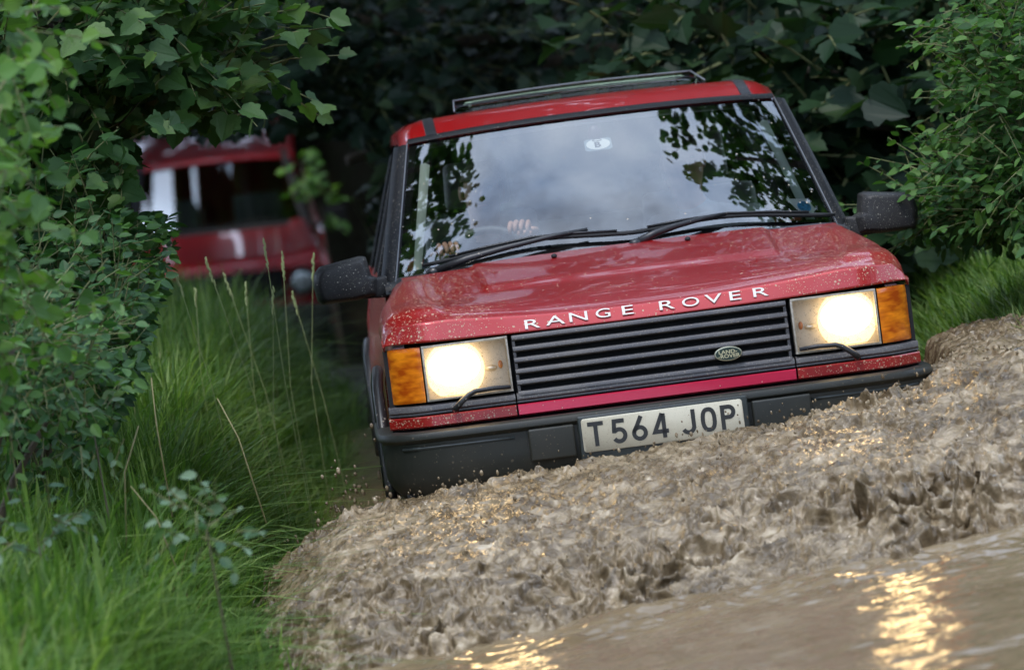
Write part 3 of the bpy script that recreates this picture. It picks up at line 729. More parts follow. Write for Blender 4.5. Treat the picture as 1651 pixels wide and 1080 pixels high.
for s in (-1, 1):
    # A pillar outside the pane, with its bright edge line, and the pale trim inside
    rows = []
    for j in range(13):
        v = -.06+1.04*j/12
        a = Vector(ws_pt(s*.995, v, .004)); b = Vector(ws_pt(s*1.055, v, .004)); dY = Vector((s*.012, .10, 0)); 
        rows.append([a+Vector((0, .03, 0)), a, a*.5+b*.5+Vector((0, -.008, .004)), b+Vector((0, .01, 0)), b+dY, a+dY+Vector((-s*.02, .02, 0))])
    MB().grid(rows).build('a_pillar', PILLAR_BLACK, car, True, auto=50)
    MB().tube([ws_pt(s*1.000, -.02+1.0*j/10, .010) for j in range(11)], .0022, 6).build('pillar_edge', GREYLINE, car, True)
    rows = []
    for j in range(11):
        v = .10+.80*j/10; wv = .030+.012*(j/10)
        rows.append([ws_pt(s*.945, v, -.05), ws_pt(s*(.945-wv*.7), v, -.046), ws_pt(s*(.945-wv*1.15), v, -.062)])
    MB().grid(rows).build('pillar_trim', PILLAR_TRIM, car, True)
# scuttle panel below the glass
rows = []
for j, (dy, dz) in enumerate(((-.030, -.035), (-.026, -.012), (.0, .004), (.03, .016), (.07, .02))):
    rows.append([(u*.85, 1.150+.105*abs(u)**2.2+dy, 1.160-.03*abs(u)**2+dz) for u in [i/20 for i in range(-20, 21)]])
MB().grid(rows).build('scuttle', BLACK_TRIM, car, True)
# wipers
def on_ws(x, z_over):   # point over the lower pane
    u = x/.80; return Vector(ws_pt(u, z_over, .022))
for piv, tip, b0, b1 in ((-.03, -.46, -.70, .10), (.06, .42, .02, .80)):
    wp = empty('wiper'); wp.parent = car
    vb = lambda x: (.055 if piv < 0 else .055)+.05*math.exp(-((x-(b0+b1)/2)/.25)**2)
    pts = [on_ws(b0+(b1-b0)*i/16, vb(b0+(b1-b0)*i/16)) for i in range(17)]
    MB().tube(pts, [.006]+[.008]*15+[.006], 6).build('blade', RUBBER, wp, True)
    p0 = Vector(ws_pt(piv/.8, -.03, .03)); p3 = on_ws((b0+b1)/2, .115)+Vector((0, -.006, .004))
    if piv < 0: p0 = Vector(ws_pt(-.66/.8, -.02, .035)); p3 = on_ws(-.10, .11)+Vector((0, -.008, .008))
    mid = p0.lerp(p3, .45)+Vector((0, -.012, .016))
    MB().tube([p0, p0.lerp(mid, .5)+Vector((0, 0, .006)), mid, mid.lerp(p3, .6)+Vector((0, 0, .004)), p3], [.016, .014, .011, .009, .007], 8).build('arm', BLACK_TRIM, wp, True)
    br = [on_ws(b0+(b1-b0)*q, vb(b0+(b1-b0)*q))+Vector((0, -.004, .012)) for q in (.12, .3, .5, .7, .88)]
    MB().tube(br, .0045, 6).build('bridge', BLACK_TRIM, wp, True)
    MB().ellipsoid(tuple(p0), (.024, .022, .018), 12, 8).build('pivot_cap', BLACK_TRIM, wp, True)

# roof
def roof_z(x, y):
    f = float(sstep(1.82, 2.25, y)); return 1.660+.066*f**.6 - .020*(abs(x)/.7)**2 - .030*max(0, (abs(x)-.62)/.09)**2 - .05*float(sstep(3.9, 4.5, y))
rows = []
for y in [1.80, 1.806, 1.82, 1.85, 1.89, 1.95, 2.03, 2.15, 2.3, 2.6, 3.0, 3.5, 4.0, 4.3, 4.45]:
    row = []
    for i in range(-16, 17):
        u = i/16; x = .712*u
        yy = y+.09*abs(u)**2.2*(1-float(sstep(1.8, 2.6, y)))
        z = roof_z(x, y)
        if y <= 1.806: z -= .014 if y < 1.803 else .004
        row.append((x, yy, z))
    row = [(row[0][0]-.008, row[0][1]+.01, row[0][2]-.045)]+row+[(row[-1][0]+.008, row[-1][1]+.01, row[-1][2]-.045)]
    rows.append(row)
roof = MB().grid(rows).build('roof', PAINT_ROOF, car, True)
rows2 = [[(x*.97, y+.02, z-.03) for x, y, z in row[1:-1]] for row in rows]
MB().grid(rows2).build('headliner', HEADLINER, car, True)
rows3 = [[ws_pt(u/10, v, o) for u in range(-10, 11)] for v, o in ((.978, .008), (.99, .010), (1.01, .010), (1.025, .002))]
MB().grid(rows3).build('header_seal', PILLAR_BLACK, car, True)
for s in (-1, 1):
    pts = []
    rws = []
    for y in [1.785, 1.80, 1.83, 1.90, 2.0, 2.15, 2.4, 3.0, 3.6, 4.2]:
        z = roof_z(.6, y)+.006 - (.03 if y < 1.79 else 0); yy = y+.07*(1-float(sstep(1.8, 2.6, y)))-.006
        rws.append([(s*.575, yy, z-.012), (s*.578, yy, z), (s*.618, yy, z-.004), (s*.621, yy, z-.018)])
    MB().grid(rws).build('roof_channel', BLACK_TRIM, car, True, auto=40)
# tilted glass sunroof
sr = MB().grid([[(-.485+.97*i/12, 2.35, 1.722+.010*math.sin(math.pi*i/12)) for i in range(13)], [(-.470+.94*i/12, 2.80, 1.770+.010*math.sin(math.pi*i/12)) for i in range(13)]])
sro = sr.build('sunroof', SUNGLASS, car, True, solid=.006)
MB().tube([(-.487, 2.36, 1.728), (-.472, 2.80, 1.774)]+[(-.470+.94*i/12, 2.805, 1.773+.010*math.sin(math.pi*i/12)) for i in range(13)]+[(.472, 2.80, 1.774), (.487, 2.36, 1.728)], .0035, 6).build('rim', GREYLINE, sro, True)
# door mirrors
for s in (-1, 1):
    poly = [(.880, 1.098), (.960, 1.088), (1.085, 1.088), (1.100, 1.102), (1.108, 1.160), (1.100, 1.200), (1.078, 1.224), (.930, 1.245), (.906, 1.240), (.893, 1.168), (.872, 1.160)]
    mb = MB(); n = len(poly)
    cxp = sum(p[0] for p in poly)/n; czp = sum(p[1] for p in poly)/n
    rings = [(1.36, 1.0), (1.30, 1.0), (1.25, .985), (1.215, .93), (1.195, .80), (1.19, .55)]
    V = []
    for y, k in rings: V += [(s*(cxp+(px-cxp)*k), y+.03*(px-cxp)/.1*0, czp+(pz-czp)*k) for px, pz in poly]
    Fc = [(i*n+j, i*n+(j+1) % n, (i+1)*n+(j+1) % n, (i+1)*n+j) for i in range(len(rings)-1) for j in range(n)]
    Fc += [tuple((len(rings)-1)*n+j for j in range(n)), tuple(range(n))[::-1]]
    mb.add(V, Fc); mi = mb.build('door_mirror', MIRROR_PL, car, True, auto=38)
    m = mi.modifiers.new('b', 'BEVEL'); m.width = .006; m.segments = 2; m.limit_method = 'ANGLE'
    MB().hexa([(s*.84, 1.25, 1.085), (s*.95, 1.23, 1.092), (s*.95, 1.34, 1.092), (s*.84, 1.38, 1.085), (s*.84, 1.25, 1.165), (s*.95, 1.23, 1.150), (s*.95, 1.34, 1.150), (s*.84, 1.38, 1.165)]).build('mirror_arm', MIRROR_PL, mi, bevel=.012, seg=3)
    MB().prism([(s*(cxp+(px-cxp)*.88), czp+(pz-czp)*.88) for px, pz in poly], 'y', 1.361, 1.365).build('mirror_glass', CHROME, mi)
# wheels
def wheel(parent, x, y, z, r=.37, w=.235):
    wh = empty('wheel', (x, y, z)); wh.parent = parent
    pr = [(-w/2+.02, r-.14), (-w/2, r-.10), (-w/2, r-.03), (-w/2+.03, r), (w/2-.03, r), (w/2, r-.03), (w/2, r-.10), (w/2-.02, r-.14)]
    n = 36; mb = MB(); rows = [[(a, b*math.cos(2*math.pi*i/n), b*math.sin(2*math.pi*i/n)) for a, b in pr] for i in range(n+1)]
    mb.grid(rows); mb.build('tyre', TYRE, wh, True, auto=40)
    sg = 1 if x > 0 else -1
    mb = MB(); mb.tube([(-.06*sg, 0, 0), (.09*sg, 0, 0)], r-.135, 28)
    for k in range(5):
        a = 2*math.pi*k/5; mb.hexa([(sg*(.085+d), rr_*math.cos(a+o), rr_*math.sin(a+o)) for d in (0, .02) for rr_, o in ((.05, -.4), (.2, -.14), (.2, .14), (.05, .4))])
    mb.build('rim', RIM, wh, bevel=.003)
for x, y in ((-.77, .86), (.77, .86), (-.77, 3.58), (.77, 3.58)): wheel(car, x, y, .37)

# cabin
rows = [[(x, y+.05*abs(x)**2, z) for x in [i*.08 for i in range(-10, 11)]] for y, z in ((1.24, 1.10), (1.34, 1.135), (1.46, 1.13), (1.56, 1.08), (1.58, .85))]
MB().grid(rows).build('dashboard', CABIN, car, True)
def torus(mb, cc, Rr, r, tilt, n=40, m=8, a0=0, a1=2*math.pi):
    P = []
    for i in range(n+1):
        a = a0+(a1-a0)*i/n; p = Vector((Rr*math.cos(a), 0, Rr*math.sin(a))); p.rotate(Euler((tilt, 0, 0))); P.append(p+Vector(cc))
    mb.tube(P, r, m, False); return mb
WHEEL_C = Vector((-.45, 1.66, 1.105)); WT = R(-28)
sw = torus(MB(), WHEEL_C, .190, .016, WT).build('steering_wheel', plain('wheel_grey', (.10, .11, .12), .5), car, True)
mb = MB()
for a in (R(200), R(340), R(270)):
    p = Vector((.19*math.cos(a), 0, .19*math.sin(a))); p.rotate(Euler((WT, 0, 0))); mb.tube([WHEEL_C, WHEEL_C+p], .018, 6)
mb.ellipsoid(tuple(WHEEL_C), (.075, .035, .07), 16, 8); mb.build('wheel_hub', plain('wheel_hub', (.06, .065, .07), .5), sw, True)
for x in (-.43, .43):
    st = empty('front_seat'); st.parent = car
    def cushion(name, pts, bev): MB().hexa(pts).build(name, SEAT, st, True, bevel=bev, seg=4)
    cushion('seat_base', [(x-.26, 2.0, .62), (x+.26, 2.0, .62), (x+.26, 2.52, .60), (x-.26, 2.52, .60), (x-.26, 2.0, .78), (x+.26, 2.0, .78), (x+.26, 2.52, .74), (x-.26, 2.52, .74)], .05)
    cushion('seat_back', [(x-.26, 2.46, .66), (x+.26, 2.46, .66), (x+.26, 2.60, .66), (x-.26, 2.60, .66), (x-.22, 2.60, 1.32), (x+.22, 2.60, 1.32), (x+.22, 2.70, 1.32), (x-.22, 2.70, 1.32)], .04)
    cushion('head_rest', [(x-.13, 2.62, 1.35), (x+.13, 2.62, 1.35), (x+.13, 2.71, 1.35), (x-.13, 2.71, 1.35), (x-.12, 2.63, 1.53), (x+.12, 2.63, 1.53), (x+.12, 2.71, 1.53), (x-.12, 2.71, 1.53)], .03)
MB().box(-.62, .62, 3.3, 3.45, .6, 1.25).build('rear_seat', SEAT, car, bevel=.05, seg=4)
# rear-view mirror mount and the stickers on the pane
MB().ellipsoid(tuple(Vector(ws_pt(0, .885, -.03))), (.026, .014, .036), 16, 10).build('mirror_mount', plain('mirror_purple', (.05, .03, .045), .4), car, True)
STICK = plain('sticker_white', (.72, .75, .72), .5)
def sticker(name, u, v, w, h, mat, off, parent, oval=True):
    P = []
    for i in range(28):
        a = 2*math.pi*i/28; ca, sa = math.cos(a), math.sin(a)
        if not oval:
            k = 1/max(abs(ca), abs(sa)); ca *= k*.98; sa *= k*.98
        P.append(ws_pt(u+w/2*ca/.75, v+h/2*sa/.49, off))
    return MB().add(P, [tuple(range(28))]).build(name, mat, parent, False, fixn=False)
film = plain('sticker_film', (.20, .27, .30), .3)
st0 = sticker('sticker', .003, .775, .108, .044, film, -.006, ws, False)
sticker('sticker_oval', .003, .775, .094, .040, STICK, -.004, ws)
me, co = text_mesh('lettering', 'B', .034, 1.35, .001, 0)
v = np.array([ws_pt((p[0])/.75, .768+p[1]/.49*.75, -.002) for p in co]); me.vertices.foreach_set('co', v.astype(np.float32).ravel()); me.update(); link_mesh('lettering', me, PLATE_CH, ws)
MB().tube([ws_pt((.018*math.cos(a))/.75, .803+.004*math.sin(a)/.49, -.002) for a in [i*2*math.pi/12 for i in range(13)]], .0012, 5).build('emblem', PLATE_CH, ws, True)
P = [(.825, .235), (.925, .225), (.940, .145), (.918, .112), (.885, .110), (.852, .155)]
MB().add([ws_pt(u, v, -.003) for u, v in P], [tuple(range(6))]).build('tax_disc', STICK, ws, fixn=False)
MB().add([ws_pt(.893+.031*math.cos(i*R(15)), .168+.040*math.sin(i*R(15)), -.0015) for i in range(24)], [tuple(range(24))]).build('tax_disc_print', plain('disc_blue', (.05, .26, .50), .5, noise=.6, nscale=120), ws, fixn=False)
# ------------------------------------------------------------------ second red car waiting under the trees
C2_ROT = rot_car(3.0, 7.0, 6.2)
o2 = Vector((-2.255, 24.0, .20)) - C2_ROT @ Vector((0, .02, .85))
car2 = empty('off_road_car'); car2.matrix_world = Matrix.Translation(o2) @ C2_ROT
tag(car2, 'older red off-road car with unlit round headlights waiting in shade behind the grass', 'car')
P2 = mud_specks('red_paint_second', (0.36, 0.010, 0.018), 0.30, metal=0.3, coat=1.0, amount=0.12, film=0.1)
rows = []
for y in (0.0, .004, .012, .026, .045, .07, .10, .15, .22, .4, .8, 1.15, 1.2):
    row = []
    for i in range(-14, 15):
        u_ = i/14; ax = .88*abs(u_); x = u_*(.88-.085*float(sstep(.25, 1.2, y)))
        z = .975+.095*math.sqrt(max(0, 1-(1-min(1, y/.16))**2))+.10*max(0, y-.05)
        z += .030*float(sstep(.66, .72, ax))*(1-float(sstep(.83, .88, ax)))*float(sstep(.05, .12, y))
        z -= .075*max(0, (ax-.74)/.14)**2
        row.append((x, y+.03*ax*ax, z))
    row = [(row[0][0]-.006, row[0][1], .93)]+row+[(row[-1][0]+.006, row[-1][1], .93)]
    rows.append(row)
b2 = MB().grid(rows).build('bonnet', P2, car2, True, auto=50)
for ch, lx in zip("RANGEROVER", [(-.36+.08*i+(.05 if i > 4 else 0)) for i in range(10)]):
    me, co = text_mesh('letter', ch, .055, 1.5, 0.001, .001)
    v = np.stack([co[:, 0]+lx, .004-co[:, 2], co[:, 1]+1.005], -1); me.vertices.foreach_set('co', v.astype(np.float32).ravel()); me.update()
    link_mesh('letter', me, PLATE_CH, b2)
MB().box(-.86, .86, .06, .10, .55, .98).build('front_panel', P2, car2)
g2 = MB().box(-.48, .48, .035, .06, .72, .975).build('grille', DARK, car2)
for k in range(25): MB().box(-.47+.039*k-.006, -.47+.039*k+.006, .015, .034, .725, .97).build('slat', BLACK_TRIM, g2)
for s in (-1, 1):
    h = empty('headlight'); h.parent = car2
    MB().tube([(s*.63, .06, .85), (s*.63, .012, .85)], .115, 28).build('surround', BLACK_TRIM, h, True, auto=40)
    MB().ellipsoid((s*.63, .015, .85), (.09, .03, .09), 24, 12).build('lens', plain('lamp_lens', (.55, .6, .6), .08, .4, coat=1), h, True)
    x0, x1 = sorted((s*.76, s*.86)); MB().box(x0, x1, .015, .06, .76, .90).build('indicator', AMBER, car2, bevel=.01)
    poly = [(.06, .5), (.42, .5)]+arch(.80, .42, .42)+[(3.0, .45)]+arch(3.34, .42, .42)[0:0]+[(4.3, .5), (4.3, 1.08), (1.2, 1.08), (.1, .96)]
    MB().prism(poly, 'x', s*.845, s*.882).build('side_panel', P2, car2)
    gz = lambda z: .80-.14*(z-1.08)/.6
    for ya, yb in ((1.22, 1.72), (2.25, 2.30), (3.3, 3.32), (4.15, 4.05)):
        MB().hexa([(s*gz(1.06), ya, 1.06), (s*gz(1.06), ya+.09, 1.06), (s*(gz(1.06)-.06), ya+.09, 1.06), (s*(gz(1.06)-.06), ya, 1.06),
                   (s*gz(1.7), yb, 1.745), (s*gz(1.7), yb+.09, 1.745), (s*(gz(1.7)-.06), yb+.09, 1.745), (s*(gz(1.7)-.06), yb, 1.745)]).build('pillar', RUBBER, car2, bevel=.008)
    MB().grid([[(s*.78, 1.3, 1.08), (s*.78, 4.2, 1.08)], [(s*.665, 1.8, 1.74), (s*.665, 4.1, 1.74)]]).build('side_window', SIDEGLASS, car2)
    MB().hexa([(s*.92, 1.3, 1.12), (s*1.10, 1.3, 1.12), (s*1.10, 1.38, 1.12), (s*.92, 1.38, 1.12), (s*.92, 1.3, 1.26), (s*1.10, 1.3, 1.26), (s*1.10, 1.38, 1.26), (s*.92, 1.38, 1.26)]).build('door_mirror', RUBBER, car2, bevel=.015, seg=3)
    MB().tube([(s*.80, 1.36, 1.10), (s*.94, 1.34, 1.15)], .018, 8).build('mirror_arm', RUBBER, car2, True)
MB().box(-.90, .90, -.08, .04, .52, .66).build('bumper', BUMPER, car2, bevel=.02, seg=3)
MB().box(-.26, .26, -.09, -.078, .53, .64).build('number_plate', PLATE, car2, bevel=.003)
MB().grid([[(x, 1.20+.035*(x/.75)**2, 1.075) for x in np.linspace(-.76, .76, 13)], [(x, 1.46+.035*(x/.7)**2, 1.38) for x in np.linspace(-.71, .71, 13)], [(x, 1.72+.035*(x/.65)**2, 1.735) for x in np.linspace(-.66, .66, 13)]]).build('windscreen', glass('second_windscreen', (.5, .54, .52), ior=1.9), car2, True)
MB().grid([[(x, y+.05*abs(x), 1.745+.045*float(sstep(1.66, 2.1, y))-.03*(x/.7)**2-(.04 if y < 1.67 else 0)) for x in np.linspace(-.70, .70, 15)] for y in (1.66, 1.68, 1.75, 1.9, 2.2, 3.0, 4.1, 4.2)]).build('roof', P2, car2, True)
MB().box(-.80, .80, 4.22, 4.30, .5, 1.65).build('tailgate', P2, car2, bevel=.01)
MB().box(-.80, .80, .9, 4.25, .42, .50).build('floor_pan', CABIN, car2)
MB().box(-.70, .70, 1.22, 1.5, .9, 1.07).build('dashboard', CABIN, car2, bevel=.03)
for x in (-.38, .38): MB().box(x-.22, x+.22, 2.3, 2.45, .7, 1.30).build('front_seat', SEAT, car2, bevel=.05, seg=3)
MB().grid([[(x, y+.035*(x/.75)**2, z) for x in np.linspace(-.79, .79, 13)] for y, z in ((1.06, 1.165), (1.10, 1.185), (1.19, 1.195), (1.24, 1.15))]).build('scuttle', RUBBER, car2, True)
for x0_, x1_ in ((-.60, -.02), (.02, .60)):
    MB().tube([(x0_, 1.22, 1.20), ((x0_+x1_)/2, 1.24, 1.225), (x1_, 1.23, 1.205)], .010, 6).build('wiper', RUBBER, car2, True)
for x, y in ((-.74, .80), (.74, .80), (-.74, 3.34), (.74, 3.34)): wheel(car2, x, y, .37)

# ------------------------------------------------------------------ the two people in the front car
SKIN = plain('skin', (.62, .36, .27), .5, noise=.12, nscale=25)
HAIR = plain('hair_grey', (.20, .16, .13), .6, noise=.3, nscale=80)
def person(label, x, jersey, hands, head_c, hair=HAIR):
    """seated figure: one skinned surface; coordinates in the car's frame"""
    p = empty('person'); p.matrix_world = CAR_M
    tag(p, label, 'person')
    V = []; E = []; Rr = []; M = []
    def add(co, r, par=None, m=0):
        V.append(co); Rr.append(r); M.append(m)
        if par is not None: E.append((par, len(V)-1))
        return len(V)-1
    hx, hy, hz = head_c
    pel = add((x, 2.36, .86), (.17, .13)); wai = add((x, 2.40, 1.00), (.155, .115), pel); che = add((x+.0, 2.40, 1.12), (.17, .12), wai)
    nb = add((x+(hx-x)*.6, 2.38, 1.225), (.075, .07), che); nk = add((hx, hy+.03, hz-.115), (.055, .058), nb, 1)
    h0 = add((hx, hy+.01, hz-.045), (.072, .085), nk, 1); h1 = add((hx, hy+.005, hz+.03), (.080, .098), h0, 1); h2 = add((hx, hy+.01, hz+.085), (.062, .075), h1, 1)
    for s in (-1, 1):   # thighs, shins, feet
        k = add((x+s*.10, 2.30, .84), (.10, .10), pel, 2); k2 = add((x+s*.15, 1.85, .86), (.075, .075), k, 2); a = add((x+s*.15, 1.62, .52), (.05, .055), k2, 2); add((x+s*.15, 1.50, .46), (.045, .035), a, 2)
    mesh_hands = []
    for s, hd in zip((-1, 1), hands):
        sh = add((x+s*.185, 2.38, 1.175), (.075, .07), che); ex, ey, ez = (x+s*.27, 2.15, .98)
        e1 = add((ex, ey, ez), (.052, .052), sh)
        w = Vector(hd); e = Vector((ex, ey, ez)); d = (w-e).normalized(); wr = w-d*.085
        f = add(tuple(e.lerp(wr, .88)), (.036, .034), e1); wv = add(tuple(wr), (.027, .022), f, 1); add(tuple(w-d*.02), (.040, .024), wv, 1)
        mesh_hands.append((w, d, s))
    me = bpy.data.meshes.new('body'); me.from_pydata(V, E, [])
    ob = bpy.data.objects.new('body_tmp', me); COL.objects.link(ob)
    ob.modifiers.new('sk', 'SKIN'); sm = ob.modifiers.new('ss', 'SUBSURF'); sm.levels = 2; sm.render_levels = 2
    for i, sv in enumerate(me.skin_vertices[0].data):
        sv.radius = Rr[i]; sv.use_root = (i == 0)
    dg = bpy.context.evaluated_depsgraph_get(); m2 = bpy.data.meshes.new_from_object(ob.evaluated_get(dg)); bpy.data.objects.remove(ob)
    VV = np.array(V); 
    o = link_mesh('body', m2, [jersey, SKIN, plain('trousers', (.05, .055, .08), .8) if 'trousers' not in bpy.data.materials else bpy.data.materials['trousers']], p, True)
    for po in m2.polygons:
        po.material_index = M[int(np.argmin(((VV-np.array(po.center))**2).sum(1)-np.array([(r[0]*.8)**2 for r in Rr])))]
    # nose, ears, eyes, mouth, hair
    MB().ellipsoid((hx, hy-.098, hz-.002), (.013, .018, .022), 10, 8).build('nose', SKIN, p, True)
    for s in (-1, 1):
        MB().ellipsoid((hx+s*.080, hy+.015, hz+.005), (.010, .02, .032), 10, 8).build('ear', SKIN, p, True)
        MB().ellipsoid((hx+s*.031, hy-.086, hz+.022), (.012, .008, .008), 10, 6).build('eye', plain('eye_dark', (.03, .02, .02), .3) if 'eye_dark' not in bpy.data.materials else bpy.data.materials['eye_dark'], p, True)
    MB().ellipsoid((hx, hy-.082, hz-.048), (.024, .010, .006), 10, 6).build('mouth', plain('lips', (.42, .17, .15), .5) if 'lips' not in bpy.data.materials else bpy.data.materials['lips'], p, True)
    mb = MB(); P = []
    for i in range(7):
        ph = R(15*i); P.append([(hx+.088*math.sin(ph)*math.cos(a), hy+.015+.104*math.sin(ph)*math.sin(a), hz+.028+.098*math.cos(ph)-(.0 if math.sin(a) < -.3 else .03*i/6)) for a in [2*math.pi*j/20 for j in range(21)]])
    mb.grid(P[:6]); mb.build('hair', hair, p, True, solid=.006)
    # hands: four fingers and a thumb closed round what they hold
    for w, d, s in mesh_hands:
        mb = MB(); side = d.cross(Vector((0, 0, 1))).normalized(); up = side.cross(d)
        fv = []
        for k, (ln, r) in enumerate(((.070, .0095), (.078, .010), (.074, .0095), (.060, .0085))):
            b = w-d*.005+side*(.033-.022*k)
            p1 = b+d*ln*.42+up*.016; p2 = p1+d*ln*.22-up*.026; p3 = p2-d*.012-up*.024
            mb.tube([b, b.lerp(p1, .6)+up*.006, p1, p1.lerp(p2, .5)+up*.002, p2, p3], [r*.95, r*1.02, r*1.05, r, r*.95, r*.75], 8)
        t0 = w-d*.05+side*(-s*.030); mb.tube([t0, t0+d*.03+side*(-s*.022), t0+d*.062+side*(-s*.016)-up*.01], [.013, .012, .009], 8)
        mb.build('fingers', SKIN, p, True)
    return p
person('driver in a dark jacket holding the steering wheel', -.43, plain('jacket_dark', (.045, .05, .07), .85), [(-.600, 1.645, 1.215), (-.318, 1.650, 1.262)], (-.425, 2.24, 1.405))
person('passenger in a pale shirt sitting beside the driver', .43, plain('shirt_pale', (.55, .56, .58), .85), [(.34, 1.98, .93), (.50, 1.98, .93)], (.36, 2.30, 1.42))
# ------------------------------------------------------------------ plants
def leaf_mat(name, dark, mid, light, trans=.35, rough=.52):
    m = bpy.data.materials.new(name); m.use_nodes = True; nt = m.node_tree; nt.nodes.clear(); N = nt.nodes.new; L = nt.links.new
    o = N('ShaderNodeOutputMaterial'); g = N('ShaderNodeNewGeometry'); oi = N('ShaderNodeObjectInfo')
    ad = N('ShaderNodeMath'); ad.operation = 'ADD'; L(g.outputs['Random Per Island'], ad.inputs[0]); L(oi.outputs['Random'], ad.inputs[1])
    fr = N('ShaderNodeMath'); fr.operation = 'FRACT'; L(ad.outputs[0], fr.inputs[0])
    r = N('ShaderNodeValToRGB'); e = r.color_ramp.elements; e[0].position = 0; e[0].color = (*dark, 1); e[1].position = 1; e[1].color = (*light, 1)
    q = e.new(.55); q.color = (*mid, 1); L(fr.outputs[0], r.inputs['Fac'])
    tc = N('ShaderNodeTexCoord'); nz = N('ShaderNodeTexNoise'); nz.inputs['Scale'].default_value = 25; L(tc.outputs['Object'], nz.inputs['Vector'])
    mv = N('ShaderNodeMixRGB'); mv.blend_type = 'MULTIPLY'; mv.inputs['Fac'].default_value = .45; L(r.outputs['Color'], mv.inputs['Color1']); L(nz.outputs['Fac'], mv.inputs['Color2'])
    gm = N('ShaderNodeMixRGB'); gm.blend_type = 'MULTIPLY'; gm.inputs['Fac'].default_value = 1; gm.inputs['Color2'].default_value = (1.25, 1.25, 1.25, 1); L(mv.outputs[0], gm.inputs['Color1'])
    b = N('ShaderNodeBsdfPrincipled'); b.inputs['Roughness'].default_value = rough; b.inputs['Specular IOR Level'].default_value = .3; L(gm.outputs[0], b.inputs['Base Color'])
    t = N('ShaderNodeBsdfTranslucent'); ty = N('ShaderNodeMixRGB'); ty.blend_type = 'MULTIPLY'; ty.inputs['Fac'].default_value = 1; ty.inputs['Color2'].default_value = (1.3, 1.5, .6, 1)
    L(gm.outputs[0], ty.inputs['Color1']); L(ty.outputs[0], t.inputs['Color'])
    mx = N('ShaderNodeMixShader'); mx.inputs[0].default_value = trans; L(b.outputs[0], mx.inputs[1]); L(t.outputs[0], mx.inputs[2]); L(mx.outputs[0], o.inputs['Surface'])
    return m
LEAF_BRIGHT = leaf_mat('leaf_fresh', (.045, .11, .022), (.085, .19, .035), (.17, .29, .06))
LEAF_MID = leaf_mat('leaf_mid', (.025, .075, .025), (.05, .125, .04), (.10, .20, .05))
LEAF_MAPLE = leaf_mat('leaf_maple', (.020, .055, .015), (.040, .100, .026), (.095, .170, .040))
LEAF_BRAMBLE = leaf_mat('leaf_bramble', (.018, .055, .018), (.035, .095, .028), (.075, .155, .04))
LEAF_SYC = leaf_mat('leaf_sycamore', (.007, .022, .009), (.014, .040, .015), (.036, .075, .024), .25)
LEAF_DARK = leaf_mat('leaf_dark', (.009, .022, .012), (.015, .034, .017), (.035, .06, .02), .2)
GRASS = leaf_mat('grass_blade', (.060, .125, .026), (.120, .225, .044), (.28, .37, .11), .4, .45)
STRAW = plain('straw', (.30, .25, .12), .7)
PALE = leaf_mat('leaf_pale', (.06, .13, .06), (.12, .20, .11), (.22, .30, .20), .3)
BARK = plain('bark', (.075, .055, .035), .85, noise=.4, nscale=20)
TWIG = plain('twig', (.13, .14, .05), .7)
def half_leaf(pts):
    """outline of one half (x>=0) from base to tip -> folded two-sided blade, vertices and two polygons"""
    n = len(pts); V = [(0, y, 0) for y in ()]
    V = [(x, y, .22*x-.10*y*y) for x, y in pts]; Lh = [(-x, y, .22*x-.10*y*y) for x, y in pts[1:-1]]
    idxR = list(range(n)); idxL = [0]+[n+i for i in range(n-2)]+[n-1]
    return np.array(V+Lh, float), [idxR, idxL[::-1]]
OVATE = half_leaf([(0, 0), (.20, .14), (.30, .36), (.26, .60), (.13, .84), (0, 1)])
LANCE = half_leaf([(0, 0), (.11, .18), (.155, .42), (.10, .75), (0, 1)])
MAPLE = half_leaf([(0, 0), (.13, -.07), (.28, -.04), (.35, .06), (.45, .13), (.47, .24), (.43, .33), (.50, .42), (.49, .52), (.38, .55), (.27, .58), (.27, .69), (.20, .80), (.09, .90), (0, 1.02)])
HAZEL = half_leaf([(0, 0), (.18, .02), (.34, .16), (.37, .30), (.42, .44), (.36, .58), (.32, .70), (.20, .82), (.12, .88), (0, 1.02)])
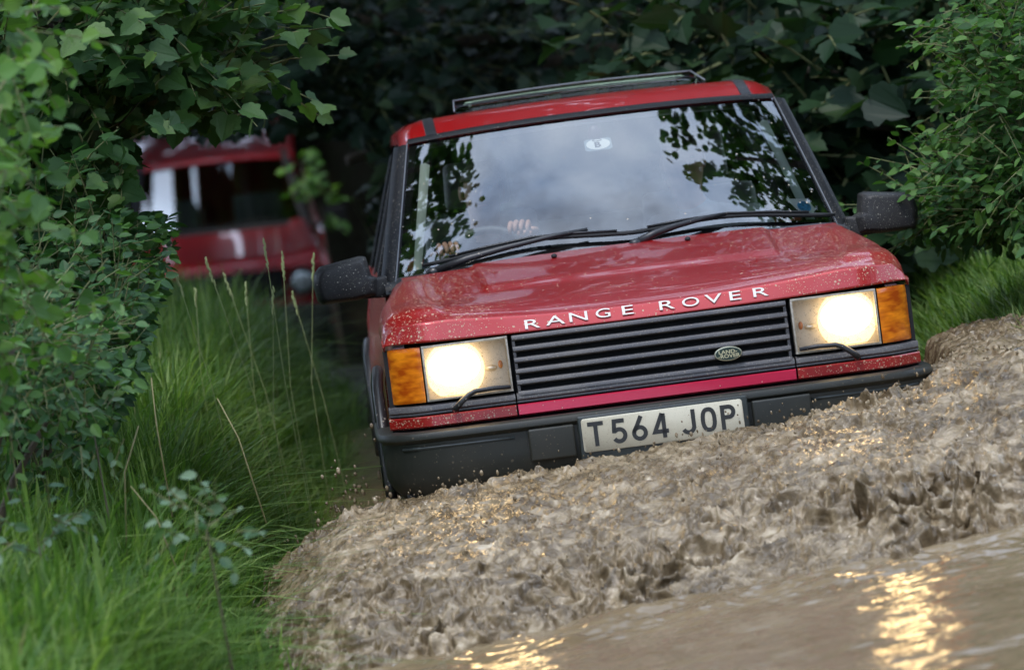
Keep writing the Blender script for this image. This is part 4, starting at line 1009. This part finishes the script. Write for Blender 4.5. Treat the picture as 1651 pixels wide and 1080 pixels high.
def leaf_transforms(n_twig, per, clumps, size, r, droop=.3, twig_len=(.25, .5), spread=1.0, up=.8):
    """twigs inside ellipsoid clumps, leaves set along each twig"""
    w = np.array([c[3]*c[4]*c[5] for c in clumps])**.67; w /= w.sum()
    ci = r.choice(len(clumps), n_twig, p=w); C_ = np.array([c[:3] for c in clumps])[ci]; Rd = np.array([c[3:6] for c in clumps])[ci]
    d = r.normal(size=(n_twig, 3)); d /= np.linalg.norm(d, axis=1)[:, None]
    rad = r.uniform(.25, 1, n_twig)**.6
    p0 = C_+d*Rd*rad[:, None]
    dirn = d*.8+r.normal(size=(n_twig, 3))*.5+np.array([0, -.15, .15]); dirn /= np.linalg.norm(dirn, axis=1)[:, None]
    ln = r.uniform(*twig_len, n_twig)
    t = (np.arange(per)+.6)/per
    pos = p0[:, None]+dirn[:, None]*(ln[:, None]*t)[..., None]; pos[..., 2] -= droop*(ln[:, None]*t)**2*1.2
    side = np.cross(dirn, [0, 0, 1.0]); side /= np.linalg.norm(side, axis=1)[:, None]+1e-9
    sg = np.where(np.arange(per) % 2, 1, -1)[None, :, None]
    a = dirn[:, None]*.55+side[:, None]*sg*.85*spread+r.normal(size=pos.shape)*.28; a[..., 2] -= droop
    a /= np.linalg.norm(a, axis=-1)[..., None]
    nn = r.normal(size=pos.shape)*.45+np.array([0, -.25, up]); nn -= a*(nn*a).sum(-1)[..., None]; nn /= np.linalg.norm(nn, axis=-1)[..., None]
    s_ = np.cross(a, nn); sz = size*r.uniform(.55, 1.15, pos.shape[:2])
    tw = [(p0[i], p0[i]+dirn[i]*ln[i]*.5-np.array([0, 0, droop*(ln[i]*.5)**2]), p0[i]+dirn[i]*ln[i]-np.array([0, 0, droop*ln[i]**2*1.2])) for i in range(n_twig)]
    return pos.reshape(-1, 3), a.reshape(-1, 3), s_.reshape(-1, 3), nn.reshape(-1, 3), sz.ravel(), tw
def merge_leaves(name, proto, P, A, Sd, Nn, sz):
    pv, pf = proto; k = len(pv)
    V = P[:, None]+sz[:, None, None]*(pv[None, :, 0, None]*Sd[:, None]+pv[None, :, 1, None]*A[:, None]+pv[None, :, 2, None]*Nn[:, None])
    base = (np.arange(len(P))*k)[:, None]
    fl = np.concatenate([np.array(f) for f in pf]); loops = (base+fl[None]).ravel(); tot = np.tile([len(f) for f in pf], len(P))
    return np_mesh(name, V.reshape(-1, 3), loops, tot)
_proto_mesh = {}
def proto_mesh(key, proto, mat):
    if (key, mat.name) not in _proto_mesh:
        pv, pf = proto; me = bpy.data.meshes.new('leaf'); me.from_pydata(pv.tolist(), [], pf); me.materials.append(mat); _proto_mesh[(key, mat.name)] = me
    return _proto_mesh[(key, mat.name)]
def plant(name, label, category, base, clumps, leaf, mat, n_twig, per, size, n_obj=0, group=None, seed=1, trunk=.04, twigmesh=True, crown='crown', mask=None, bark=None, stems=True, stem_of=None, **kw):
    r = np.random.default_rng(seed)
    root = empty(name, tuple(base)); tag(root, label, category, group)
    P, A, Sd, Nn, sz, tw = leaf_transforms(n_twig, per, clumps, size, r, **kw)
    if mask is not None:
        k = mask(P); P, A, Sd, Nn, sz = P[k], A[k], Sd[k], Nn[k], sz[k]
        tw = [t for t in tw if mask(np.array([t[2]]))[0] and mask(np.array([t[1]]))[0]]
    key, proto = leaf
    b = np.array(base, float)
    if n_obj:
        q = project(P); inf = (q[:, 0] > 5) & (q[:, 0] < W_PX-5) & (q[:, 1] > 5) & (q[:, 1] < H_PX-5)
        score = np.where(inf, sz/q[:, 2]*(1-.018*(P[:, 1]-P[:, 1].min())/max(.1, np.ptp(P[:, 1]))*20), -1)
        idx = np.argsort(-score)[:n_obj]; idx = idx[score[idx] > 0]
        me = proto_mesh(key, proto, mat)
        for i in idx:
            o = bpy.data.objects.new('leaf', me); COL.objects.link(o); o.parent = root
            s_ = sz[i]; M_ = Matrix.Identity(4)
            for j in range(3): M_[j][0] = Sd[i][j]*s_; M_[j][1] = A[i][j]*s_; M_[j][2] = Nn[i][j]*s_; M_[j][3] = P[i][j]-b[j]
            o.matrix_local = M_
        keep = np.ones(len(P), bool); keep[idx] = False; P, A, Sd, Nn, sz = P[keep], A[keep], Sd[keep], Nn[keep], sz[keep]
    me = merge_leaves(crown, proto, P-b, A, Sd, Nn, sz); o = link_mesh(crown, me, mat, root); o['kind'] = 'stuff'
    mb = MB()
    if stems:
        for c_ in (clumps if stem_of is None else [clumps[i] for i in stem_of]):
            e = np.array(c_[:3])-b; m_ = e*.5+np.array([0, 0, .12*np.linalg.norm(e)])*.6
            mb.tube([(0, 0, -.1), tuple(m_*.5), tuple(m_), tuple(e)], [trunk, trunk*.8, trunk*.6, trunk*.3], 7)
        mb.build('trunk' if trunk > .03 else 'stem', bark or BARK, root, True)
    if twigmesh and len(tw):
        T = np.array(tw); k = 3
        V = []; rad = .0035*max(1, size/.07)
        ang = [(math.cos(2*math.pi*j/k), math.sin(2*math.pi*j/k)) for j in range(k)]
        for j_, rr_ in ((0, 1), (1, .8), (2, .35)):
            for cs, sn in ang: V.append(T[:, j_]-b+rad*rr_*np.array([cs, sn*.3, sn]))
        V = np.stack(V, 1).reshape(-1, 3); n = len(T)
        fl = [(l*k+j, l*k+(j+1) % k, (l+1)*k+(j+1) % k, (l+1)*k+j) for l in range(2) for j in range(k)]
        loops = ((np.arange(n)*3*k)[:, None]+np.array(fl).ravel()[None]).ravel()
        link_mesh('twigs', np_mesh('twigs', V, loops, np.full(n*len(fl), 4)), TWIG, root)['kind'] = 'stuff'
    return root
def cl(px, py, y, rx, ry, rz):
    p = at(px, py, y); return (p[0], p[1], p[2], rx, ry, rz)
def gbase(px, py, y, dx=0):
    p = at(px, py, y); return (p[0]+dx, y, float(ground_z(p[0]+dx, y)))

def sight(P):   # keep the view to the waiting car and the lane open
    q = project(P); lim = np.interp(q[:, 1], [340, 420, 500, 600, 700, 800, 900], [285, 275, 250, 225, 185, 120, 60])
    return ~((q[:, 0] > 200) & (q[:, 0] < 600) & (q[:, 1] > 215) & (q[:, 1] < 480) & (P[:, 1] < 23.5) & ~((q[:, 0] < 285) & (q[:, 1] > 350))) & ~((q[:, 1] > 340) & (q[:, 0] > lim) & (q[:, 0] < 600) & (P[:, 1] < 8))
def sight_top(P):
    q = project(P); return ~((q[:, 1] > 205) & (q[:, 0] > 200) & (q[:, 0] < 660))
# --- left side
plant('hedge_bush', 'fresh green bush at the left edge, nearest the camera, out of focus', 'bush', gbase(-20, 600, -3.2, -.5),
      [cl(-10, 40, -3.2, .10, .4, .2), cl(-5, 180, -3.1, .09, .4, .2), cl(-20, 330, -3.0, .10, .4, .2), cl(-20, 470, -3.0, .10, .4, .14), cl(20, 560, -2.8, .14, .4, .12)],
      ('hazel', HAZEL), LEAF_BRIGHT, 110, 6, .062, 120, seed=3, twig_len=(.12, .28))
plant('hazel_tree', 'broad toothed leaves on boughs hanging over the waiting car', 'tree', gbase(120, 420, .8, -.6),
      [cl(60, 90, .6, .35, .5, .32), cl(190, 60, .8, .30, .45, .22), cl(300, 130, .9, .22, .35, .16), cl(130, 230, .7, .34, .5, .26), cl(370, 165, .9, .09, .2, .08), cl(60, 300, .6, .30, .5, .2), cl(290, 20, 1.0, .26, .4, .14)],
      ('hazelb', MAPLE), LEAF_MAPLE, 420, 6, .10, 260, seed=5, mask=sight_top, trunk=.05, stem_of=(0, 3, 5), twig_len=(.25, .5))
plant('bramble_bush', 'dense dark bramble bush below the hazel boughs', 'bush', gbase(150, 560, .4, -.4),
      [cl(120, 420, .4, .36, .6, .22), cl(60, 520, .0, .40, .7, .24), cl(170, 470, .8, .22, .5, .16), cl(210, 410, 1.0, .12, .4, .10), cl(40, 620, -.6, .30, .6, .14), cl(150, 560, -.2, .22, .5, .12)],
      ('ovate', OVATE), LEAF_BRAMBLE, 900, 7, .055, 240, seed=8, mask=sight, trunk=.02, twig_len=(.18, .4))
plant('hedge_bush', 'low leafy bush on the bank, lower left beside tall grass', 'bush', gbase(60, 820, -1.5, -.3),
      [cl(40, 560, -1.6, .16, .4, .12), cl(20, 640, -1.8, .14, .4, .08), cl(120, 600, -1.3, .12, .3, .08)],
      ('ovate2', OVATE), LEAF_MID, 220, 6, .048, 180, seed=12, mask=sight, trunk=.02, twig_len=(.12, .28))
# pale broad-leaved plants in the grass
for i, (px, py, y, lab) in enumerate(((330, 840, -3.4, 'pale grey-green broad-leaved plant amid the bank grass'), (60, 860, -2.6, 'pale dusty plant low at the left edge'), (150, 690, -1.6, 'pale leafy plant against the dark bush'))):
    plant('dock_plant', lab, 'plant', gbase(px, py+60, y), [cl(px, py, y, .12, .2, .09)], ('ovate3', OVATE), PALE, 16, 4, .046, 60, seed=20+i, trunk=.006, twig_len=(.06, .16))
# --- right side
def verge_open(P):   # the bush ends above the verge
    q = project(P); return q[:, 1] < 395+rng.uniform(-25, 25, len(P))
LEAF_PRIVET = leaf_mat('leaf_privet', (.025, .075, .018), (.055, .135, .03), (.12, .23, .05))
plant('privet_bush', 'bright small-leaved hedge bush at the right edge', 'bush', gbase(1640, 420, 1.6, .4),
      [cl(1640, 60, 1.5, .20, .5, .22), cl(1620, 170, 1.5, .20, .5, .18), cl(1640, 280, 1.4, .26, .5, .18), cl(1560, 310, 1.6, .20, .4, .14), cl(1500, 330, 1.7, .12, .3, .08), cl(1630, 330, 1.5, .18, .5, .08), cl(1700, 200, 1.4, .3, .5, .5), cl(1560, 350, 1.8, .12, .35, .05)],
      ('lance', OVATE), LEAF_PRIVET, 900, 8, .055, 280, seed=31, mask=verge_open, trunk=.02, twig_len=(.16, .36))
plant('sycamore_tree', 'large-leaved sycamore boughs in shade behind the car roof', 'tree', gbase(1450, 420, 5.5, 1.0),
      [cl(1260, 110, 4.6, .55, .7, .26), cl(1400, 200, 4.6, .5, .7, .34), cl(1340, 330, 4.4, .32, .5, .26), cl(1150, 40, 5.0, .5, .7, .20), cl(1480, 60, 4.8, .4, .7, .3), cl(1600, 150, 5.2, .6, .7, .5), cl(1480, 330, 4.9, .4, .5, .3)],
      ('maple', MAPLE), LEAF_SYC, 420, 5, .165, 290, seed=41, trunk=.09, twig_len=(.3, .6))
# --- boughs behind, over the lane, in deep shade
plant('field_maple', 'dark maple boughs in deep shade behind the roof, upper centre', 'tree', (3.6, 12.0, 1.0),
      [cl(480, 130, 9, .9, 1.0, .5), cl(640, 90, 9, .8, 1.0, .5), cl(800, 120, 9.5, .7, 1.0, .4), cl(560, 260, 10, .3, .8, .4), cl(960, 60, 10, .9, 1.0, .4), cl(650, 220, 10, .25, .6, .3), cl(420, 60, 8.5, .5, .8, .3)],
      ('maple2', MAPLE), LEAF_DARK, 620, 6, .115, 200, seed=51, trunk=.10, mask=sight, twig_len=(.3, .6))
plant('young_shrub', 'small yellow-green shrub catching light beside the waiting car', 'bush', gbase(520, 420, 17.0),
      [cl(485, 265, 17, .10, .2, .10), cl(515, 325, 17, .09, .2, .14)], ('ovate4', OVATE), LEAF_BRIGHT, 16, 4, .10, 60, seed=55, trunk=.012, twig_len=(.1, .2))
def gap(P):   # ragged opening added to the canopy so sky streaks the waiting car's windscreen
    h = P[:, 2]-1.0; cx_ = -2.28+.08*h; cy_ = 25.4-h*.50
    u = (P[:, 0]-cx_)/(.36+.05*h); v = (P[:, 1]-cy_)/(.75+.10*h)
    return (u*u+v*v > 1.0+.5*np.sin(P[:, 0]*9)) | (h < 1.5) | (np.abs(u-.40+.25*v) < .13) | (np.abs(u+.15+.25*v) < .10) | (rng.uniform(0, 1, len(P)) < .12)
# far mass of trees closing the lane and the canopy overhead
far = [(x, y, z, 2.2, 1.6, 1.8) for x, y, z in ((-9, 33, 2), (-6, 36, 3), (-3, 38, 2), (0, 34, 2.2), (3, 30, 2.2), (6, 28, 2.5), (-9, 34, 6), (-5, 37, 7), (-1, 36, 6.5), (3, 32, 6), (7, 30, 6), (-7, 26, 2.5), (4.5, 22, 2.5), (4.0, 15, 2.2), (4.4, 10, 2.4), (-5.6, 20, 2.0), (-4.8, 14, 1.8), (5, 18, 5), (-6, 18, 4.6), (-1, 40, 1.2), (-8, 40, 10), (-4, 42, 11), (0, 41, 10), (4, 38, 10), (-11, 38, 9), (-3, 34, 9.5))]
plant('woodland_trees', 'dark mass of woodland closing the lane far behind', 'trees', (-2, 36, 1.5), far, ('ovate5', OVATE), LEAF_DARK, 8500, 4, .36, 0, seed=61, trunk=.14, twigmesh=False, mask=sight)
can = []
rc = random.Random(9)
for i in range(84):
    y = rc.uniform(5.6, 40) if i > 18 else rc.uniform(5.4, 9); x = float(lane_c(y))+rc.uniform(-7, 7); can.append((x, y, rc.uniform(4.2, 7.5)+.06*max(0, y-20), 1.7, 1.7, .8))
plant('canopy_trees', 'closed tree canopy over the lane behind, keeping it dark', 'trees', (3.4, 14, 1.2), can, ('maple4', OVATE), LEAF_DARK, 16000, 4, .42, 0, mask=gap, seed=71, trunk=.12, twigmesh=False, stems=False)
# overhanging trees on both banks beside the car: seen mirrored in the windscreen and bonnet
plant('overhanging_tree', 'tree on the left bank with boughs over the car, mirrored in the windscreen', 'tree', (-3.6, 3.2, 1.2),
      [(-3.2, 3.6, 5.6, 1.1, 1.4, .9), (-1.9, 3.4, 6.0, .75, 1.2, .5), (-1.2, 4.3, 6.1, .6, .7, .4), (-1.3, 2.6, 5.8, .7, .8, .35), (-.9, 3.4, 6.0, .5, .6, .3), (-.5, 5.2, 6.4, .7, .6, .4)],
      ('ovate6', HAZEL), LEAF_MID, 700, 7, .13, 0, seed=81, trunk=.10, twig_len=(.3, .6))
plant('overhanging_tree', 'tree on the right bank with boughs over the car, mirrored in the windscreen', 'tree', (5.0, 3.2, 1.6),
      [(4.8, 3.4, 5.4, 1.4, 2.0, 1.1), (3.4, 3.3, 5.6, .8, 1.2, .5), (2.6, 2.9, 5.5, .7, .5, .35), (3.4, 1.2, 5.2, .7, 1.0, .5), (2.9, 4.4, 6.2, .5, .9, .4)],
      ('ovate7', HAZEL), LEAF_MID, 700, 7, .13, 0, seed=82, trunk=.10, twig_len=(.3, .6))

# trees lining both sides of the lane on the camera's side of the ford: they darken the sides of the car's reflections
for s_, lab in ((-1, 'row of trees along the left bank on the near side of the ford'), (1, 'row of trees along the right bank on the near side of the ford')):
    rr = random.Random(20+s_); cs_ = [(s_*rr.uniform(5.0, 7.5), -28+2.6*i+rr.uniform(-.8, .8), rr.uniform(2.6, 8.2), 1.5, 1.6, 1.5) for i in range(11) for _ in range(2)]
    plant('lane_trees', lab, 'trees', (s_*6.2, -14, 1.8), cs_, ('ovate8', OVATE), LEAF_MID, 3000, 4, .36, 0, seed=90+s_, trunk=.12, twigmesh=False, stems=False)
# --- grass: nobody could count it
def grass(name, label, pts, hts, lean, mat, seed, wid=.006):
    r = np.random.default_rng(seed); n = len(pts)
    az_ = r.uniform(0, 2*np.pi, n); d = np.stack([np.cos(az_), np.sin(az_)*.8-.1, np.zeros(n)], 1)+lean; ln = r.uniform(.25, .85, n)
    sd_ = np.stack([-np.sin(az_), np.cos(az_), np.zeros(n)], 1); w = wid*r.uniform(.6, 1.4, n)
    V = []
    for t, wf in ((0, 1.0), (.35, .95), (.7, .7), (1.0, .04)):
        c_ = pts+np.array([0, 0, 1])*(hts*(t-.22*ln*t*t*1.6))[:, None]+d*(hts*ln*t**2.1*.75)[:, None]
        V += [c_-sd_*(w*wf)[:, None], c_+sd_*(w*wf)[:, None]]
    V = np.stack(V, 1).reshape(-1, 3)
    f = np.array([(0, 1, 3, 2), (2, 3, 5, 4), (4, 5, 7, 6)]); loops = ((np.arange(n)*8)[:, None, None]+f[None]).ravel()
    o = link_mesh(name, np_mesh(name, V, loops, np.full(n*3, 4)), mat); tag(o, label, 'grass', kind='stuff'); return o
def scatter_bank(n, y0, y1, d0, d1, side, r):
    y = r.uniform(y0, y1, n); d = d0+(d1-d0)*r.uniform(0, 1, n)**1.2
    x = lane_c(y)-1.25-d if side < 0 else lane_c(y)+1.25+d
    z = ground_z(x, y); return np.stack([x, y, z-.01], 1), d
rg = np.random.default_rng(77)
def tussocks(name, label, n, per, y0, y1, d0, d1, h0, h1, wid, mat, seed, lean):
    """grass in tufts: blades fan out of each tuft, of mixed length, width and bend"""
    r = np.random.default_rng(seed); c_, d = scatter_bank(n, y0, y1, d0, d1, -1, r)
    k = n*per; ci = np.repeat(np.arange(n), per); th = r.uniform(0, 2*np.pi, k); rad = np.abs(r.normal(0, .035, k))
    p = c_[ci]+np.stack([np.cos(th)*rad, np.sin(th)*rad, np.zeros(k)], 1); p[:, 2] = ground_z(p[:, 0], p[:, 1])-.01
    hc = r.uniform(h0, h1, n)[ci]*(.6+.4*sstep(0, .3, d))[ci]; h = hc*r.uniform(.45, 1.1, k)
    out_ = np.stack([np.cos(th), np.sin(th), np.zeros(k)], 1)+r.normal(0, .35, (k, 3))*[1, 1, 0]+np.array(lean)*r.uniform(0, 1.6, k)[:, None]
    bend = np.abs(r.normal(.38, .22, k))*np.where(r.uniform(0, 1, k) < .25, 1.7, 1.0)
    sd_ = np.stack([-out_[:, 1], out_[:, 0], np.zeros(k)], 1); sd_ /= np.linalg.norm(sd_, axis=1)[:, None]+1e-6
    w = wid*np.exp(r.normal(0, .4, k)); V = []
    for t, wf in ((0, .7), (.3, 1.0), (.55, .9), (.8, .55), (1.0, .03)):
        q = p+np.array([0, 0, 1.0])*(h*(t-bend*.62*t**2.4))[:, None]+out_*(h*bend*t**1.9)[:, None]
        V += [q-sd_*(w*wf)[:, None], q+sd_*(w*wf)[:, None]]
    V = np.stack(V, 1).reshape(-1, 3); f = np.array([(2*i, 2*i+1, 2*i+3, 2*i+2) for i in range(4)])
    loops = ((np.arange(k)*10)[:, None, None]+f[None]).ravel()
    o = link_mesh(name, np_mesh(name, V, loops, np.full(k*4, 4)), mat); tag(o, label, 'grass', kind='stuff')
tussocks('grass', 'lush green grass on the near left bank, out of focus', 1500, 36, -5.0, 1.2, -.12, 1.6, .24, .56, .0074, GRASS, 1, (.35, -.15, 0))
tussocks('tall_grass', 'tall grass on the left bank in front of the waiting car', 1400, 42, .2, 9.5, -.08, 1.3, .30, .58, .0048, GRASS, 2, (.25, -.05, 0))
p, d = scatter_bank(36000, .4, 9, .0, 1.8, 1, rg)
grass('verge_grass', 'short green grass on the right verge beside the bonnet', p, .12+.12*rg.uniform(0, 1, len(p)), np.array([-.1, 0, 0]), GRASS, 3, .0055)
p, d = scatter_bank(5000, 8, 24, .0, 3.0, -1, rg)
grass('far_grass', 'shaded grass on the bank beyond the tall grass', p, .15+.15*rg.uniform(0, 1, len(p)), np.array([.1, 0, 0]), GRASS, 4, .008)
tussocks('dry_grass', 'sparse dry straw-coloured blades among the green grass of the left bank', 150, 12, -4.5, 6.0, .0, 1.4, .25, .5, .0040, leaf_mat('dry_blade', (.16, .12, .05), (.26, .22, .10), (.36, .32, .17), .3, .6), 7, (.3, -.1, 0))
# a few flowering stalks one can count, standing above the grass
ORD = ['leftmost', 'second from the left', 'third from the left', 'fourth from the left', 'fifth from the left', 'sixth from the left', 'fourth from the right', 'third from the right', 'second from the right', 'rightmost']
def stalk(px, py, y, h, bend, mat, n=0):
    top = at(px, py, y); bx = top[0]-bend; z0 = float(ground_z(bx, y))
    root = empty('grass_stalk', (bx, y, z0)); tag(root, 'seeding grass stalk above the tall grass, '+ORD[n]+' of the ten', 'grass stalk', 'flowering grass stalks on the left bank')
    e = Vector((bend, 0, top[2]-z0)); m_ = Vector((bend*.3, 0, (top[2]-z0)*.6))
    MB().tube([(0, 0, -.02), tuple(m_*.5), tuple(m_), tuple(m_.lerp(e, .6)), tuple(e)], [.0015, .0014, .0013, .0011, .0008], 5).build('stem', mat, root, True)
    mb = MB(); r = random.Random(px)
    for k in range(14):
        q = m_.lerp(e, .80+.20*k/14) if k < 14 else e
        mb.ellipsoid((q.x+r.uniform(-.004, .004), q.y+r.uniform(-.004, .004), q.z), (.0032, .0032, .010), 6, 4)
    mb.build('seed_head', mat, root, True)
SEED = plain('seed_green', (.30, .34, .14), .7)
for k_, (px, py, y, b) in enumerate(sorted(((425, 384, 1.6, .05), (455, 405, 2.0, .11), (330, 415, 1.8, -.10), (283, 440, 1.5, -.06), (505, 408, 2.6, .16), (395, 455, 2.2, .08), (360, 440, 2.4, -.09), (440, 462, 1.4, .14), (470, 470, 2.8, -.05), (315, 465, 2.3, .07)))):
    stalk(px, py, y, 0, b, SEED, k_)
# a few dry stems leaning in the near bank
for k_, (px, py, y, dx_, dz) in enumerate(((205, 690, -1.4, .09, .26), (225, 780, -1.6, -.07, .22), (240, 610, -.8, .02, .3), (360, 640, -.6, -.05, .28))):
    t_ = at(px, py, y); root = empty('dry_stalk', (t_[0], y, t_[2]-dz)); tag(root, 'dry brown stalk in the bank grass, '+('leftmost', 'second from the left', 'third from the left', 'rightmost')[k_]+' of the four', 'stalk', 'dry stalks in the left bank grass')
    MB().tube([(-dx_, 0, -.15), (-dx_*.4, 0, dz*.5), (dx_*.4, 0, dz)], [.0026, .0022, .0015], 6).build('stem', STRAW, root, True)
